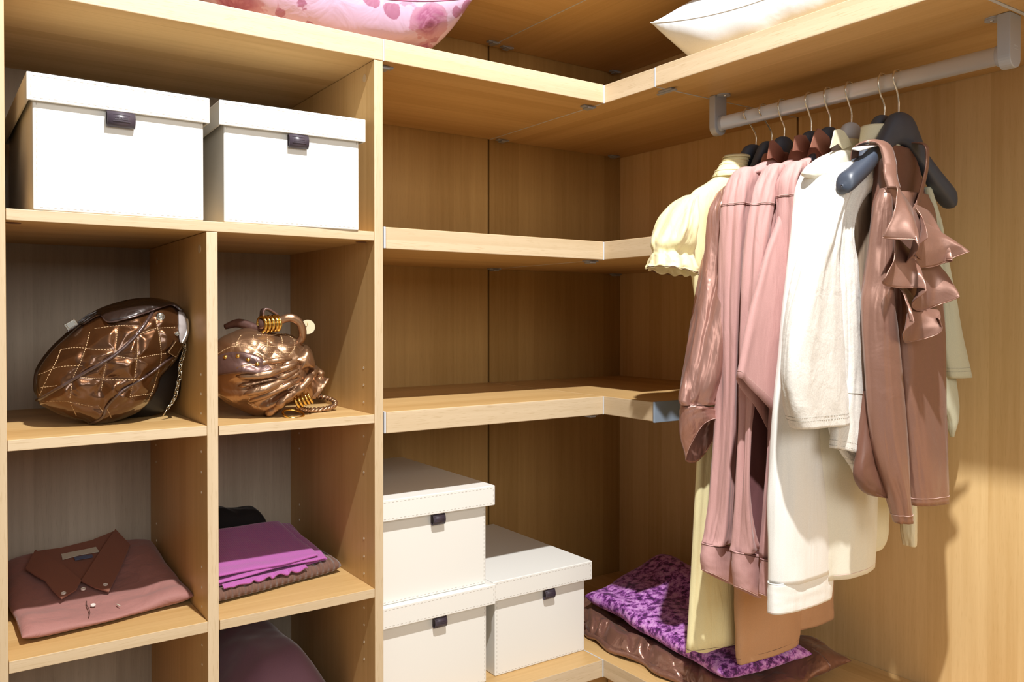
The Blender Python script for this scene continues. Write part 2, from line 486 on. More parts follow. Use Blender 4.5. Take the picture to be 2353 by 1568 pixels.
def storage_box(label, cx, yfront, z, w, h, depth, over, lidh, rz, tabx, tabw=.045):
    """cx: centre of front; yfront: body front plane; local frame: front at -Y"""
    t = thing('storage_box', label, 'box', (cx, yfront, z), rz, 'ivory lidded storage boxes')
    hb = h - .006
    body = obj('body', *box(-w / 2, w / 2, 0, depth, 0, hb), M['leather'], t, local=True, bevel=.003, seg=3)
    V, F = join(stitch_row((-w / 2 + .006, 0, .006), (-w / 2 + .006, 0, hb - .01), (0, -1, 0)) +
                stitch_row((w / 2 - .006, 0, .006), (w / 2 - .006, 0, hb - .01), (0, -1, 0)) +
                stitch_row((-w / 2 + .008, 0, .006), (w / 2 - .008, 0, .006), (0, -1, 0)))
    obj('stitching', V, F, M['stitch'], body, local=True)
    zl = h - lidh
    # lid: a tray with rim, open below
    o = over; th = .004
    x0, x1, y0, y1 = -w / 2 - o, w / 2 + o, -o, depth + o
    vs = [(x0, y0, zl), (x1, y0, zl), (x1, y1, zl), (x0, y1, zl), (x0, y0, h), (x1, y0, h), (x1, y1, h), (x0, y1, h),
          (x0 + th, y0 + th, zl), (x1 - th, y0 + th, zl), (x1 - th, y1 - th, zl), (x0 + th, y1 - th, zl),
          (x0 + th, y0 + th, h - th), (x1 - th, y0 + th, h - th), (x1 - th, y1 - th, h - th), (x0 + th, y1 - th, h - th)]
    fs = [(4, 5, 6, 7), (0, 1, 5, 4), (1, 2, 6, 5), (2, 3, 7, 6), (3, 0, 4, 7),
          (0, 8, 9, 1), (1, 9, 10, 2), (2, 10, 11, 3), (3, 11, 8, 0), (8, 12, 13, 9), (9, 13, 14, 10), (10, 14, 15, 11), (11, 15, 12, 8), (12, 15, 14, 13)]
    lid = obj('lid', vs, fs, M['leather'], t, local=True, bevel=.0022, seg=3)
    zt, zb = h - .006, zl + .006
    V, F = join(stitch_row((x0 + .007, y0, zt), (x1 - .007, y0, zt), (0, -1, 0)) + stitch_row((x0 + .007, y0, zb), (x1 - .007, y0, zb), (0, -1, 0)) +
                stitch_row((x0 + .006, y0, zb), (x0 + .006, y0, zt), (0, -1, 0)) + stitch_row((x1 - .006, y0, zb), (x1 - .006, y0, zt), (0, -1, 0)))
    obj('stitching', V, F, M['stitch'], lid, local=True)
    # leather pull loop hanging from under the lid
    prof = []
    ztab, rb = zl + .004, .0125
    L_ = .030
    out = [(-.0035, ztab), (-.0075, ztab - .004), (-.0125, ztab - .010), (-.0150, ztab - .018), (-.0140, ztab - .026), (-.0100, ztab - .0315), (-.0050, ztab - .0325), (-.0015, ztab - .028), (-.0010, ztab - .018), (-.0010, ztab - .006)]
    cr = [crom([Vector((p[0], p[1])) for p in out], i / 28) for i in range(29)]
    inn = []
    V = []
    for yy, zz in cr:
        V.append((tabx - tabw / 2, yy, zz)); V.append((tabx + tabw / 2, yy, zz))
    F = [(2 * i, 2 * i + 1, 2 * i + 3, 2 * i + 2) for i in range(28)]
    tb = obj('pull_tab', V, F, M['tab'], t, local=True, smooth=True, solid=.0018)
    tb['label'] = 'dark leather pull loop'
    # embossed maker's panel on the tab: a raised frame with two lines of tiny marks
    pts = []
    for k, (zz, n_) in enumerate(((ztab - .0165, 9), (ztab - .0195, 13))):
        for i in range(n_):
            xx = tabx - .012 + .024 * (i + .5) / n_
            pts.append(box(xx - .0007, xx + .0007, -.01665, -.0158, zz - .0007, zz + .0007))
    for zz in (ztab - .0105, ztab - .0235):
        yy = -.0139 if zz > ztab - .015 else -.0160
        pts.append(box(tabx - .015, tabx + .015, yy - .0008, yy + .0008, zz - .0003, zz + .0003))
    obj('embossing', *join(pts), M['tab'], tb, local=True)
    return t


storage_box('ivory lidded box in the top of the cube cabinet, the left-hand one of two', -0.5455, -0.5665, ZA1, .298, .2450, .46, .010, .0505, math.radians(1.0), -.0045, .049)
storage_box('ivory lidded box in the top of the cube cabinet, the right-hand one of two', -0.2110, -0.5690, ZA1, .292, .2450, .46, .0115, .0505, math.radians(-1.5), .006, .042)
b4 = storage_box('ivory lidded box on the lowest shelf with another box stacked on top', 0.1680, -0.5030, ZV1, .299, .2540, .488, .017, .0510, 0, .008, .034)
b3 = storage_box('ivory lidded box stacked on top of another box beside the cabinet', 0.1665, -0.5030, ZV1 + .2545, .299, .2540, .488, .017, .0510, 0, .005, .034)
b5 = storage_box('ivory lidded box standing alone beside the stack, next to the purple velvet', 0.5035, -0.4900, ZV1, .302, .2540, .473, .0155, .0515, 0, .020, .033)

# ------------------------------------------------------------------ garment measurements (metres)
# stations: x front, x back, z front, z back, y, half depth
TR = {"g1_body": [[0.7969, 0.8284, 1.6694, 1.6694, -0.893, 0.0264], [0.7663, 0.8945, 1.6552, 1.6552, -0.893, 0.035], [0.7111, 1.0442, 1.624, 1.624, -0.893, 0.035], [0.6552, 1.1409, 1.5878, 1.5878, -0.893, 0.035], [0.6494, 1.1611, 1.5146, 1.5146, -0.893, 0.035], [0.6589, 1.1578, 1.4317, 1.4317, -0.893, 0.035], [0.6712, 1.1541, 1.3903, 1.3903, -0.893, 0.035], [0.684, 1.155, 1.2643, 1.2643, -0.893, 0.035], [0.6913, 1.165, 1.0105, 1.0105, -0.893, 0.035], [0.671, 1.1794, 0.7485, 0.7485, -0.893, 0.035], [0.6464, 1.1899, 0.4896, 0.4896, -0.893, 0.035]],
 "g1_sleeve": [[0.624, 0.6505, 1.5852, 1.5852, -0.905, 0.02], [0.5954, 0.6314, 1.5678, 1.5678, -0.905, 0.034], [0.5677, 0.6183, 1.5369, 1.5369, -0.905, 0.0483], [0.5462, 0.6165, 1.5005, 1.5005, -0.905, 0.055], [0.5271, 0.6246, 1.4692, 1.4692, -0.905, 0.048], [0.5254, 0.6318, 1.4497, 1.443, -0.905, 0.034], [0.5216, 0.6319, 1.4374, 1.4266, -0.905, 0.042], [0.5167, 0.6319, 1.4231, 1.4081, -0.905, 0.05], [0.5117, 0.6345, 1.413, 1.3957, -0.905, 0.052]],
 "g2_sleeve": [[0.7133, 0.7496, 1.6051, 1.6051, -0.94, 0.02], [0.6972, 0.7462, 1.5887, 1.5887, -0.94, 0.03], [0.6773, 0.7452, 1.5525, 1.5525, -0.94, 0.03], [0.6716, 0.7351, 1.4853, 1.4853, -0.94, 0.036], [0.6523, 0.7285, 1.3876, 1.3876, -0.94, 0.04], [0.6297, 0.7206, 1.3062, 1.3062, -0.94, 0.042], [0.6077, 0.7125, 1.2257, 1.2257, -0.94, 0.044], [0.5882, 0.7, 1.1559, 1.1559, -0.94, 0.042], [0.5758, 0.6889, 1.1112, 1.1112, -0.94, 0.034], [0.5784, 0.6831, 1.0939, 1.0939, -0.94, 0.03]],
 "g2_cuff": [[0.5794, 0.682, 1.0978, 1.0823, -0.94, 0.029], [0.5754, 0.6835, 1.076, 1.0635, -0.94, 0.03], [0.5832, 0.6816, 1.0405, 1.0405, -0.94, 0.032], [0.6053, 0.677, 1.0059, 1.0052, -0.94, 0.034]],
 "g2_body": [[0.7758, 0.9545, 1.6493, 1.6493, -0.945, 0.028], [0.7345, 1.0107, 1.6194, 1.6194, -0.945, 0.028], [0.7028, 1.0766, 1.5908, 1.5908, -0.945, 0.028], [0.7062, 1.0964, 1.4929, 1.4929, -0.945, 0.028], [0.717, 1.1082, 1.2231, 1.2231, -0.945, 0.028], [0.7377, 1.1209, 0.8551, 0.8551, -0.945, 0.028], [0.7466, 1.1222, 0.6956, 0.6956, -0.945, 0.028]],
 "g2_skirt": [[0.7404, 0.9699, 0.8039, 0.8039, -0.955, 0.017], [0.741, 0.9779, 0.6988, 0.6988, -0.955, 0.017], [0.7431, 0.9859, 0.5931, 0.5931, -0.955, 0.017], [0.7451, 0.9864, 0.5294, 0.5294, -0.955, 0.017], [0.7469, 0.9867, 0.4868, 0.4868, -0.955, 0.017], [0.7535, 0.9796, 0.4567, 0.4567, -0.955, 0.017]],
 "g2_skirtb": [[0.9553, 1.1303, 0.7705, 0.7705, -0.935, 0.03], [0.9558, 1.1374, 0.6582, 0.6582, -0.935, 0.03], [0.9601, 1.1443, 0.5449, 0.5449, -0.935, 0.03], [0.9679, 1.1444, 0.4893, 0.4893, -0.935, 0.03]],
 "g3_sleeve": [[0.7101, 0.7522, 1.6467, 1.6467, -0.996, 0.015], [0.6884, 0.7562, 1.6322, 1.6322, -0.996, 0.022], [0.6696, 0.7468, 1.5961, 1.5961, -0.996, 0.028], [0.6587, 0.7293, 1.5453, 1.5453, -0.996, 0.028], [0.6537, 0.7108, 1.4653, 1.4653, -0.996, 0.028], [0.6463, 0.6987, 1.326, 1.326, -0.996, 0.028], [0.6433, 0.6854, 1.167, 1.167, -0.996, 0.028], [0.6395, 0.6758, 1.0282, 1.0282, -0.996, 0.028], [0.6231, 0.6702, 0.8806, 0.8806, -0.996, 0.028], [0.6059, 0.6708, 0.8082, 0.8082, -0.996, 0.028], [0.5928, 0.6713, 0.7813, 0.7813, -0.996, 0.028]],
 "g3_cuff": [[0.584, 0.6758, 0.7857, 0.7656, -0.996, 0.02], [0.5787, 0.6759, 0.7522, 0.7199, -0.996, 0.021], [0.5835, 0.6727, 0.7248, 0.6766, -0.996, 0.021]],
 "g3_body": [[0.8303, 0.8884, 1.6824, 1.6824, -1.0, 0.026], [0.7835, 0.9313, 1.6669, 1.6669, -1.0, 0.026], [0.7403, 0.9691, 1.6493, 1.6493, -1.0, 0.026], [0.7086, 1.0062, 1.6341, 1.6341, -1.0, 0.026], [0.6914, 1.0528, 1.6134, 1.6134, -1.0, 0.026], [0.6845, 1.0824, 1.4672, 1.4672, -1.0, 0.026], [0.6858, 1.0941, 1.2256, 1.2256, -1.0, 0.026], [0.6868, 1.0956, 1.0639, 1.0639, -1.0, 0.026]],
 "g4_sleeve": [[0.7185, 0.7539, 1.644, 1.644, -1.072, 0.015], [0.6977, 0.7539, 1.6279, 1.6279, -1.072, 0.022], [0.6719, 0.7456, 1.5867, 1.5867, -1.072, 0.024], [0.6571, 0.72, 1.5372, 1.5372, -1.072, 0.024], [0.6418, 0.702, 1.4594, 1.4594, -1.072, 0.024], [0.6304, 0.6838, 1.325, 1.325, -1.072, 0.024], [0.6259, 0.6561, 1.1722, 1.1722, -1.072, 0.024], [0.6216, 0.6399, 1.038, 1.038, -1.072, 0.015], [0.6125, 0.6333, 0.8955, 0.8955, -1.072, 0.0171], [0.6076, 0.6514, 0.8103, 0.8103, -1.072, 0.024], [0.6025, 0.6718, 0.7799, 0.7799, -1.072, 0.024]],
 "g4_cuff": [[0.5971, 0.6789, 0.784, 0.7627, -1.072, 0.02], [0.5965, 0.6786, 0.744, 0.7114, -1.072, 0.021], [0.6033, 0.675, 0.7047, 0.6666, -1.072, 0.021]],
 "g4_body": [[0.8344, 0.8932, 1.6779, 1.6779, -1.066, 0.022], [0.7894, 0.9257, 1.6616, 1.6616, -1.066, 0.022], [0.7496, 0.9631, 1.6446, 1.6446, -1.066, 0.022], [0.7147, 1.0091, 1.6284, 1.6284, -1.066, 0.022], [0.7007, 1.065, 1.6055, 1.6055, -1.066, 0.022], [0.6939, 1.0854, 1.463, 1.463, -1.066, 0.022], [0.6879, 1.0973, 1.2276, 1.2276, -1.066, 0.022], [0.6885, 1.0983, 1.1294, 1.1294, -1.066, 0.022]],
 "g5_sleeve": [[0.7304, 0.7639, 1.6434, 1.6434, -1.122, 0.015], [0.7141, 0.7608, 1.6287, 1.6287, -1.122, 0.022], [0.6946, 0.7535, 1.5916, 1.5916, -1.122, 0.024], [0.6926, 0.7393, 1.5343, 1.5343, -1.122, 0.024], [0.6912, 0.7219, 1.458, 1.458, -1.122, 0.0229], [0.6836, 0.7101, 1.3249, 1.3249, -1.122, 0.0199], [0.676, 0.7003, 1.173, 1.173, -1.122, 0.0184], [0.668, 0.6922, 1.0405, 1.0405, -1.122, 0.0184], [0.658, 0.6834, 0.8993, 0.8993, -1.122, 0.0194], [0.6437, 0.6729, 0.7692, 0.7692, -1.122, 0.0225]],
 "g5_cuff": [[0.6347, 0.6791, 0.7716, 0.7563, -1.122, 0.02], [0.6317, 0.6783, 0.7324, 0.716, -1.122, 0.02], [0.6308, 0.6752, 0.6948, 0.6779, -1.122, 0.02]],
 "g5_body": [[0.8671, 0.9028, 1.6862, 1.6862, -1.112, 0.0241], [0.8033, 0.9411, 1.6645, 1.6645, -1.112, 0.026], [0.7526, 0.9804, 1.6438, 1.6438, -1.112, 0.026], [0.7206, 1.018, 1.627, 1.627, -1.112, 0.026], [0.7187, 1.0746, 1.596, 1.596, -1.112, 0.026], [0.6902, 1.0853, 1.5169, 1.5169, -1.112, 0.026], [0.6476, 1.0868, 1.4195, 1.4195, -1.112, 0.026], [0.5978, 1.0696, 1.2871, 1.2871, -1.112, 0.026], [0.5606, 1.0328, 1.1691, 0.7213, -1.112, 0.026]],
 "g5_shade": [[0.6639, 0.7799, 1.2275, 1.2275, -1.045, 0.012], [0.6557, 0.7679, 1.1295, 1.1295, -1.045, 0.012], [0.6477, 0.7594, 0.9829, 0.9829, -1.045, 0.012], [0.6442, 0.7541, 0.836, 0.836, -1.045, 0.012], [0.6433, 0.7516, 0.7379, 0.7379, -1.045, 0.012]],
 "g6_sleeve": [[0.7415, 0.7765, 1.6395, 1.6395, -1.177, 0.018], [0.7134, 0.7778, 1.6213, 1.6213, -1.177, 0.025], [0.6907, 0.7678, 1.5838, 1.5838, -1.177, 0.028], [0.675, 0.7601, 1.5272, 1.5272, -1.177, 0.028], [0.6643, 0.7446, 1.4529, 1.4529, -1.177, 0.028], [0.6437, 0.7313, 1.324, 1.324, -1.177, 0.028], [0.6228, 0.725, 1.1873, 1.1873, -1.177, 0.028], [0.5992, 0.745, 1.0522, 1.0522, -1.177, 0.028], [0.5873, 0.7698, 0.9173, 0.9173, -1.177, 0.028], [0.5875, 0.7821, 0.8266, 0.8266, -1.177, 0.028], [0.5893, 0.7894, 0.7391, 0.7391, -1.177, 0.028]],
 "g6_cuff": [[0.5853, 0.7938, 0.7433, 0.7433, -1.177, 0.026], [0.5842, 0.7908, 0.7136, 0.7136, -1.177, 0.026], [0.5831, 0.7862, 0.6802, 0.6802, -1.177, 0.026]],
 "g6_body": [[0.7808, 0.8323, 1.6604, 1.6604, -1.19, 0.022], [0.7286, 0.8749, 1.6405, 1.6405, -1.19, 0.022], [0.6932, 0.9202, 1.6185, 1.6185, -1.19, 0.022], [0.6746, 0.9652, 1.6002, 1.6002, -1.19, 0.022], [0.7078, 1.0012, 1.5755, 1.5755, -1.19, 0.022], [0.7045, 0.9957, 1.4174, 1.4174, -1.19, 0.022], [0.7159, 0.9524, 1.0438, 1.0438, -1.19, 0.022], [0.7335, 0.9397, 0.8537, 0.8537, -1.19, 0.022], [0.7507, 0.9333, 0.722, 0.722, -1.19, 0.022]],
 "g6_tail": [[0.8161, 1.0912, 1.3258, 1.3258, -1.15, 0.018], [0.827, 1.079, 1.0299, 1.0299, -1.15, 0.018], [0.8373, 1.062, 0.8305, 0.8305, -1.15, 0.018], [0.8463, 1.0549, 0.7675, 0.7675, -1.15, 0.018], [0.8726, 1.0318, 0.7413, 0.7413, -1.15, 0.018]],
 "g6_rsleeve": [[1.108, 1.1342, 1.6115, 1.6115, -1.177, 0.0147], [1.1214, 1.1566, 1.4333, 1.4333, -1.177, 0.0196], [1.1086, 1.1418, 1.1171, 1.1171, -1.177, 0.0186], [1.0946, 1.1258, 0.9073, 0.9073, -1.177, 0.0176], [1.0926, 1.1247, 0.7917, 0.7917, -1.177, 0.0181], [1.101, 1.1271, 0.7392, 0.7392, -1.177, 0.0147]],
 "g7_sleeve": [[0.7143, 0.7405, 1.6187, 1.6187, -1.256, 0.0171], [0.6825, 0.7416, 1.6009, 1.6009, -1.256, 0.025], [0.6697, 0.7161, 1.5617, 1.5617, -1.256, 0.03], [0.6424, 0.6834, 1.4983, 1.4983, -1.256, 0.0279], [0.6113, 0.6752, 1.4444, 1.4444, -1.256, 0.03], [0.5777, 0.6804, 1.3957, 1.3957, -1.256, 0.03], [0.5385, 0.6935, 1.2968, 1.2968, -1.256, 0.03], [0.5215, 0.7114, 1.1951, 1.1951, -1.256, 0.03], [0.53, 0.7212, 1.1268, 1.1268, -1.256, 0.03], [0.553, 0.7252, 1.0774, 1.0753, -1.256, 0.03]],
 "g7_body": [[0.7836, 0.9113, 1.6142, 1.6142, -1.262, 0.018], [0.7343, 0.958, 1.5959, 1.5959, -1.262, 0.018], [0.6924, 0.7945, 1.5647, 1.5647, -1.262, 0.018], [0.6897, 0.7283, 1.4838, 1.4838, -1.262, 0.018], [0.6911, 0.742, 1.4127, 1.4127, -1.262, 0.018], [0.6967, 0.7566, 1.3235, 1.3235, -1.262, 0.018], [0.7026, 0.7751, 1.1888, 1.1888, -1.262, 0.018], [0.6795, 0.7972, 1.0823, 1.0635, -1.262, 0.018], [0.6761, 0.8167, 1.0288, 0.9945, -1.262, 0.018]],
 "g7_tail": [[0.6812, 0.8123, 1.1434, 1.1434, -1.245, 0.016], [0.6889, 0.8369, 1.0661, 1.0255, -1.245, 0.016], [0.7286, 0.8392, 1.0173, 0.9822, -1.245, 0.016], [0.7782, 0.8109, 0.9667, 0.9513, -1.245, 0.014]],
 "g7_rsleeve": [[0.9936, 1.0101, 1.5895, 1.5895, -1.275, 0.0089], [1.0153, 1.042, 1.5222, 1.5222, -1.275, 0.0143], [1.033, 1.0634, 1.4543, 1.4543, -1.275, 0.0161], [1.0621, 1.1143, 1.3263, 1.3263, -1.275, 0.02], [1.0736, 1.1566, 1.2263, 1.2263, -1.275, 0.02], [1.101, 1.1883, 1.1549, 1.1541, -1.275, 0.02]],
 "g7_point": [[1.0785, 1.1078, 1.3266, 1.3266, -1.262, 0.012], [1.0899, 1.1263, 1.2254, 1.2254, -1.262, 0.012], [1.096, 1.1496, 1.154, 1.154, -1.262, 0.012], [1.1081, 1.1648, 1.0922, 1.0922, -1.262, 0.012], [1.1285, 1.1591, 1.0502, 1.0502, -1.262, 0.012], [1.1405, 1.1477, 1.0126, 1.0126, -1.262, 0.0037]],
 "g7_lining": [[0.7873, 0.829, 1.6301, 1.6301, -1.25, 0.012], [0.7528, 0.8412, 1.5902, 1.5902, -1.25, 0.012], [0.7538, 0.8332, 1.5261, 1.5261, -1.25, 0.012], [0.7642, 0.8157, 1.4532, 1.4532, -1.25, 0.012], [0.772, 0.8016, 1.2689, 1.2689, -1.25, 0.012]],
 "g8_sleeve": [[0.7611, 0.7781, 1.562, 1.562, -1.315, 0.0102], [0.7494, 0.7749, 1.5358, 1.5358, -1.315, 0.0153], [0.7415, 0.7711, 1.4997, 1.4997, -1.315, 0.0179], [0.7332, 0.7684, 1.4462, 1.4462, -1.315, 0.0213], [0.7233, 0.7662, 1.3756, 1.3756, -1.315, 0.0259], [0.711, 0.777, 1.323, 1.323, -1.315, 0.026], [0.7155, 0.7965, 1.2354, 1.2354, -1.315, 0.026], [0.7309, 0.8221, 1.1027, 1.1027, -1.315, 0.026], [0.7553, 0.8364, 1.0032, 1.0032, -1.315, 0.026], [0.8012, 0.8418, 0.9178, 0.9178, -1.315, 0.0235], [0.8256, 0.8577, 0.8629, 0.8629, -1.315, 0.0184]],
 "g8_body": [[0.8188, 0.9417, 1.5613, 1.5613, -1.3, 0.026], [0.8067, 0.9666, 1.5242, 1.5242, -1.3, 0.026], [0.8206, 0.9863, 1.4156, 1.4156, -1.3, 0.026], [0.8441, 1.0062, 1.2597, 1.2597, -1.3, 0.026], [0.8611, 1.0144, 1.1388, 1.1388, -1.3, 0.026], [0.8881, 1.0219, 0.9968, 0.9968, -1.3, 0.026], [0.9131, 1.0294, 0.8864, 0.8792, -1.3, 0.024]],
 "g8_back": [[0.8087, 0.9121, 1.6626, 1.6626, -1.282, 0.014], [0.7964, 0.9399, 1.6357, 1.6357, -1.282, 0.014], [0.7818, 0.9681, 1.5796, 1.5796, -1.282, 0.014], [0.7759, 0.9874, 1.5063, 1.5063, -1.282, 0.014], [0.7736, 0.9977, 1.4151, 1.4151, -1.282, 0.014]],
 "g8_hem": [[0.7466, 0.8579, 1.1433, 1.1433, -1.285, 0.02], [0.728, 0.8605, 1.0274, 1.0274, -1.285, 0.02], [0.7156, 0.8618, 0.9747, 0.9747, -1.285, 0.02], [0.7401, 0.8647, 0.9405, 0.9105, -1.285, 0.02], [0.7744, 0.8618, 0.9231, 0.902, -1.285, 0.02]]}
PL = {"ruf_axis": [[0.784, -1.345, 1.5611], [0.8172, -1.345, 1.4852], [0.8345, -1.345, 1.4141], [0.847, -1.345, 1.3421], [0.8444, -1.345, 1.2831]],
 "strapL": [[0.7393, -1.325, 1.6653], [0.7613, -1.325, 1.6521], [0.7711, -1.325, 1.6221], [0.762, -1.325, 1.5901], [0.7654, -1.325, 1.5656]],
 "neck": [[0.7604, -1.328, 1.5683], [0.7926, -1.328, 1.53], [0.8253, -1.328, 1.5108], [0.855, -1.328, 1.5202], [0.8749, -1.328, 1.5501], [0.8949, -1.328, 1.5934], [0.9047, -1.328, 1.6296], [0.8974, -1.328, 1.6631]],
 "t1_top": [[0.7373, -1.34, 1.5612], [0.7689, -1.34, 1.5401], [0.8093, -1.34, 1.5121], [0.8643, -1.34, 1.4886]],
 "t1_hem": [[0.69, -1.36, 1.4633], [0.7361, -1.36, 1.4312], [0.8161, -1.36, 1.4073], [0.914, -1.36, 1.4237]],
 "t2_top": [[0.754, -1.34, 1.4642], [0.8021, -1.34, 1.44], [0.8516, -1.34, 1.4241], [0.9114, -1.34, 1.4173]],
 "t2_hem": [[0.7091, -1.36, 1.3776], [0.7605, -1.36, 1.351], [0.8254, -1.36, 1.32], [0.9048, -1.36, 1.3334]],
 "t3_top": [[0.7644, -1.34, 1.3764], [0.803, -1.34, 1.3595], [0.8527, -1.34, 1.3331], [0.9126, -1.34, 1.3245]],
 "t3_hem": [[0.7316, -1.36, 1.2864], [0.7775, -1.36, 1.2571], [0.8427, -1.36, 1.2607], [0.8845, -1.36, 1.2967]],
 "t0_top": [[0.814, -1.34, 1.5303], [0.8421, -1.34, 1.5252], [0.8758, -1.34, 1.5167], [0.9018, -1.34, 1.4909]],
 "t0_hem": [[0.7833, -1.36, 1.4466], [0.8242, -1.36, 1.4218], [0.8661, -1.36, 1.4055], [0.9106, -1.36, 1.4162]],
 "c3": [[0.7618, -1.025, 1.6672], [0.7711, -1.025, 1.7098], [0.7833, -1.025, 1.7141], [0.81, -1.025, 1.7008], [0.8258, -1.025, 1.6855], [0.8336, -1.025, 1.6755], [0.8058, -1.025, 1.6628], [0.7836, -1.025, 1.6729]],
 "c4": [[0.756, -1.1, 1.6726], [0.7631, -1.1, 1.7073], [0.7761, -1.1, 1.7117], [0.8003, -1.1, 1.7138], [0.8159, -1.1, 1.7], [0.8196, -1.1, 1.6867], [0.7939, -1.1, 1.6749], [0.772, -1.1, 1.6763]],
 "c5": [[0.7499, -1.15, 1.6717], [0.7655, -1.15, 1.7067], [0.7763, -1.15, 1.7174], [0.7895, -1.15, 1.7151], [0.8184, -1.15, 1.7026], [0.8244, -1.15, 1.6789], [0.7943, -1.15, 1.6607], [0.7723, -1.15, 1.6743]],
 "c6": [[0.7428, -1.205, 1.6605], [0.7575, -1.205, 1.7009], [0.7704, -1.205, 1.7052], [0.7879, -1.205, 1.7035], [0.8057, -1.205, 1.6913], [0.8192, -1.205, 1.675], [0.7883, -1.205, 1.6631], [0.7707, -1.205, 1.6741]]}

# ------------------------------------------------------------------ fabrics
def fabric(name, col, rough=0.8, spec=0.3, sheen=0.15, wrinkle=(22.0, 0.25, 0.004), weave=900.0, metal=0.0, var=0.06, stretch=(1, 1, 1), coat=0.0):
    m, nt, b = nodemat(name)
    L = nt.links
    tc = N(nt, 'ShaderNodeTexCoord')
    mp = N(nt, 'ShaderNodeMapping'); mp.inputs['Scale'].default_value = stretch
    L.new(tc.outputs['Object'], mp.inputs['Vector'])
    n1 = N(nt, 'ShaderNodeTexNoise', Scale=wrinkle[0], Detail=3.0, Distortion=0.6)
    L.new(mp.outputs[0], n1.inputs['Vector'])
    n2 = N(nt, 'ShaderNodeTexNoise', Scale=weave, Detail=1.0)
    L.new(tc.outputs['Object'], n2.inputs['Vector'])
    b1 = N(nt, 'ShaderNodeBump', Strength=wrinkle[1], Distance=wrinkle[2]); L.new(n1.outputs['Fac'], b1.inputs['Height'])
    b2 = N(nt, 'ShaderNodeBump', Strength=0.12, Distance=0.0004); L.new(n2.outputs['Fac'], b2.inputs['Height'])
    L.new(b1.outputs['Normal'], b2.inputs['Normal']); L.new(b2.outputs['Normal'], b.inputs['Normal'])
    mr = N(nt, 'ShaderNodeMapRange'); L.new(n2.outputs['Fac'], mr.inputs['Value'])
    mr.inputs['From Min'].default_value = .3; mr.inputs['From Max'].default_value = .7
    mr.inputs['To Min'].default_value = 1 - var; mr.inputs['To Max'].default_value = 1 + var
    sc = N(nt, 'ShaderNodeVectorMath', operation='SCALE'); sc.inputs[0].default_value = col
    L.new(mr.outputs[0], sc.inputs['Scale']); L.new(sc.outputs[0], b.inputs['Base Color'])
    b.inputs['Roughness'].default_value = rough; b.inputs['Specular IOR Level'].default_value = spec
    b.inputs['Sheen Weight'].default_value = sheen; b.inputs['Sheen Roughness'].default_value = 0.4
    b.inputs['Metallic'].default_value = metal; b.inputs['Coat Weight'].default_value = coat
    return m


VS = (1.0, 1.0, 0.22)   # wrinkles drawn out along the hang
M['yellow'] = fabric('pale_yellow_satin', (0.83, 0.75, 0.43), 0.36, 0.5, 0.1, (30, .55, .010), stretch=VS)
M['satin'] = fabric('rose_brown_satin', (0.42, 0.225, 0.180), 0.34, 0.8, 0.1, (24, .55, .012), stretch=VS, metal=0.55)
M['satin_in'] = fabric('dark_satin_inside_and_shade', (0.17, 0.075, 0.05), 0.40, 0.5, 0.05, (22, .3, .006), stretch=VS)
M['peach'] = fabric('peach_brown_cotton', (0.56, 0.32, 0.175), 0.7, 0.3, 0.1, (16, .4, .010), stretch=VS)
M['pink'] = fabric('dusty_pink_cotton', (0.54, 0.305, 0.285), 0.72, 0.3, 0.2, (26, .50, .010), stretch=VS)
M['plum'] = fabric('plum_painted_shade', (0.20, 0.085, 0.090), 0.6, 0.3, 0.1, (20, .3, .006), stretch=VS)  # shade between the hanging sleeves is put into this dark colour
M['collar_shade'] = fabric('shaded_collar_cotton', (0.25, 0.100, 0.065), 0.75, 0.25, 0.1, (30, .1, .003))  # shirt cotton darkened; shade inside the collars is put into the colour
M['cream'] = fabric('cream_white_cotton', (0.86, 0.85, 0.81), 0.75, 0.3, 0.1, (20, .40, .010), stretch=VS)
M['cream_b'] = fabric('soft_cream_cotton', (0.80, 0.77, 0.65), 0.78, 0.25, 0.1, (20, .35, .010), stretch=VS)
M['cream_y'] = fabric('ecru_cotton', (0.74, 0.69, 0.50), 0.78, 0.25, 0.1, (20, .35, .010), stretch=VS)
M['linen'] = fabric('off_white_slub_linen', (0.76, 0.735, 0.68), 0.7, 0.35, 0.2, (30, .35, .008), weave=420, var=.10, stretch=(1, 1, .7))
M['paleg'] = fabric('pale_green_cream_linen', (0.56, 0.55, 0.40), 0.75, 0.3, 0.15, (20, .3, .006), stretch=VS)
M['tan'] = fabric('tan_satin_lining', (0.42, 0.31, 0.22), 0.38, 0.6, 0.1, (20, .3, .006), stretch=VS, metal=.15)
M['ruffle'] = fabric('rose_brown_charmeuse', (0.31, 0.165, 0.122), 0.34, 0.7, 0.1, (16, .30, .008), metal=0.4)
M['seam'] = plain('dark_seam_thread', (0.10, 0.045, 0.035), 0.9)
M['seam_l'] = plain('pale_pink_thread', (0.72, 0.50, 0.45), 0.9)
M['seam_g'] = plain('grey_topstitch_thread', (0.34, 0.32, 0.27), 0.9)
M['blackplastic'] = plain('black_hanger_plastic', (0.036, 0.050, 0.078), 0.48, spec=0.9, bump=(700, .08, .0004))  # black plastic; the lamp's blue sheen is put into the base colour
M['greyplastic'] = plain('grey_hanger_plastic', (0.48, 0.48, 0.51), 0.42, bump=(700, .06, .0004))
M['plate'] = plain('dark_size_plate', (0.10, 0.09, 0.08), 0.5)
M['hook'] = plain('pale_brass_wire', (0.74, 0.68, 0.56), 0.25, 0.9)
M['button'] = plain('pearl_button', (0.62, 0.50, 0.40), 0.3)


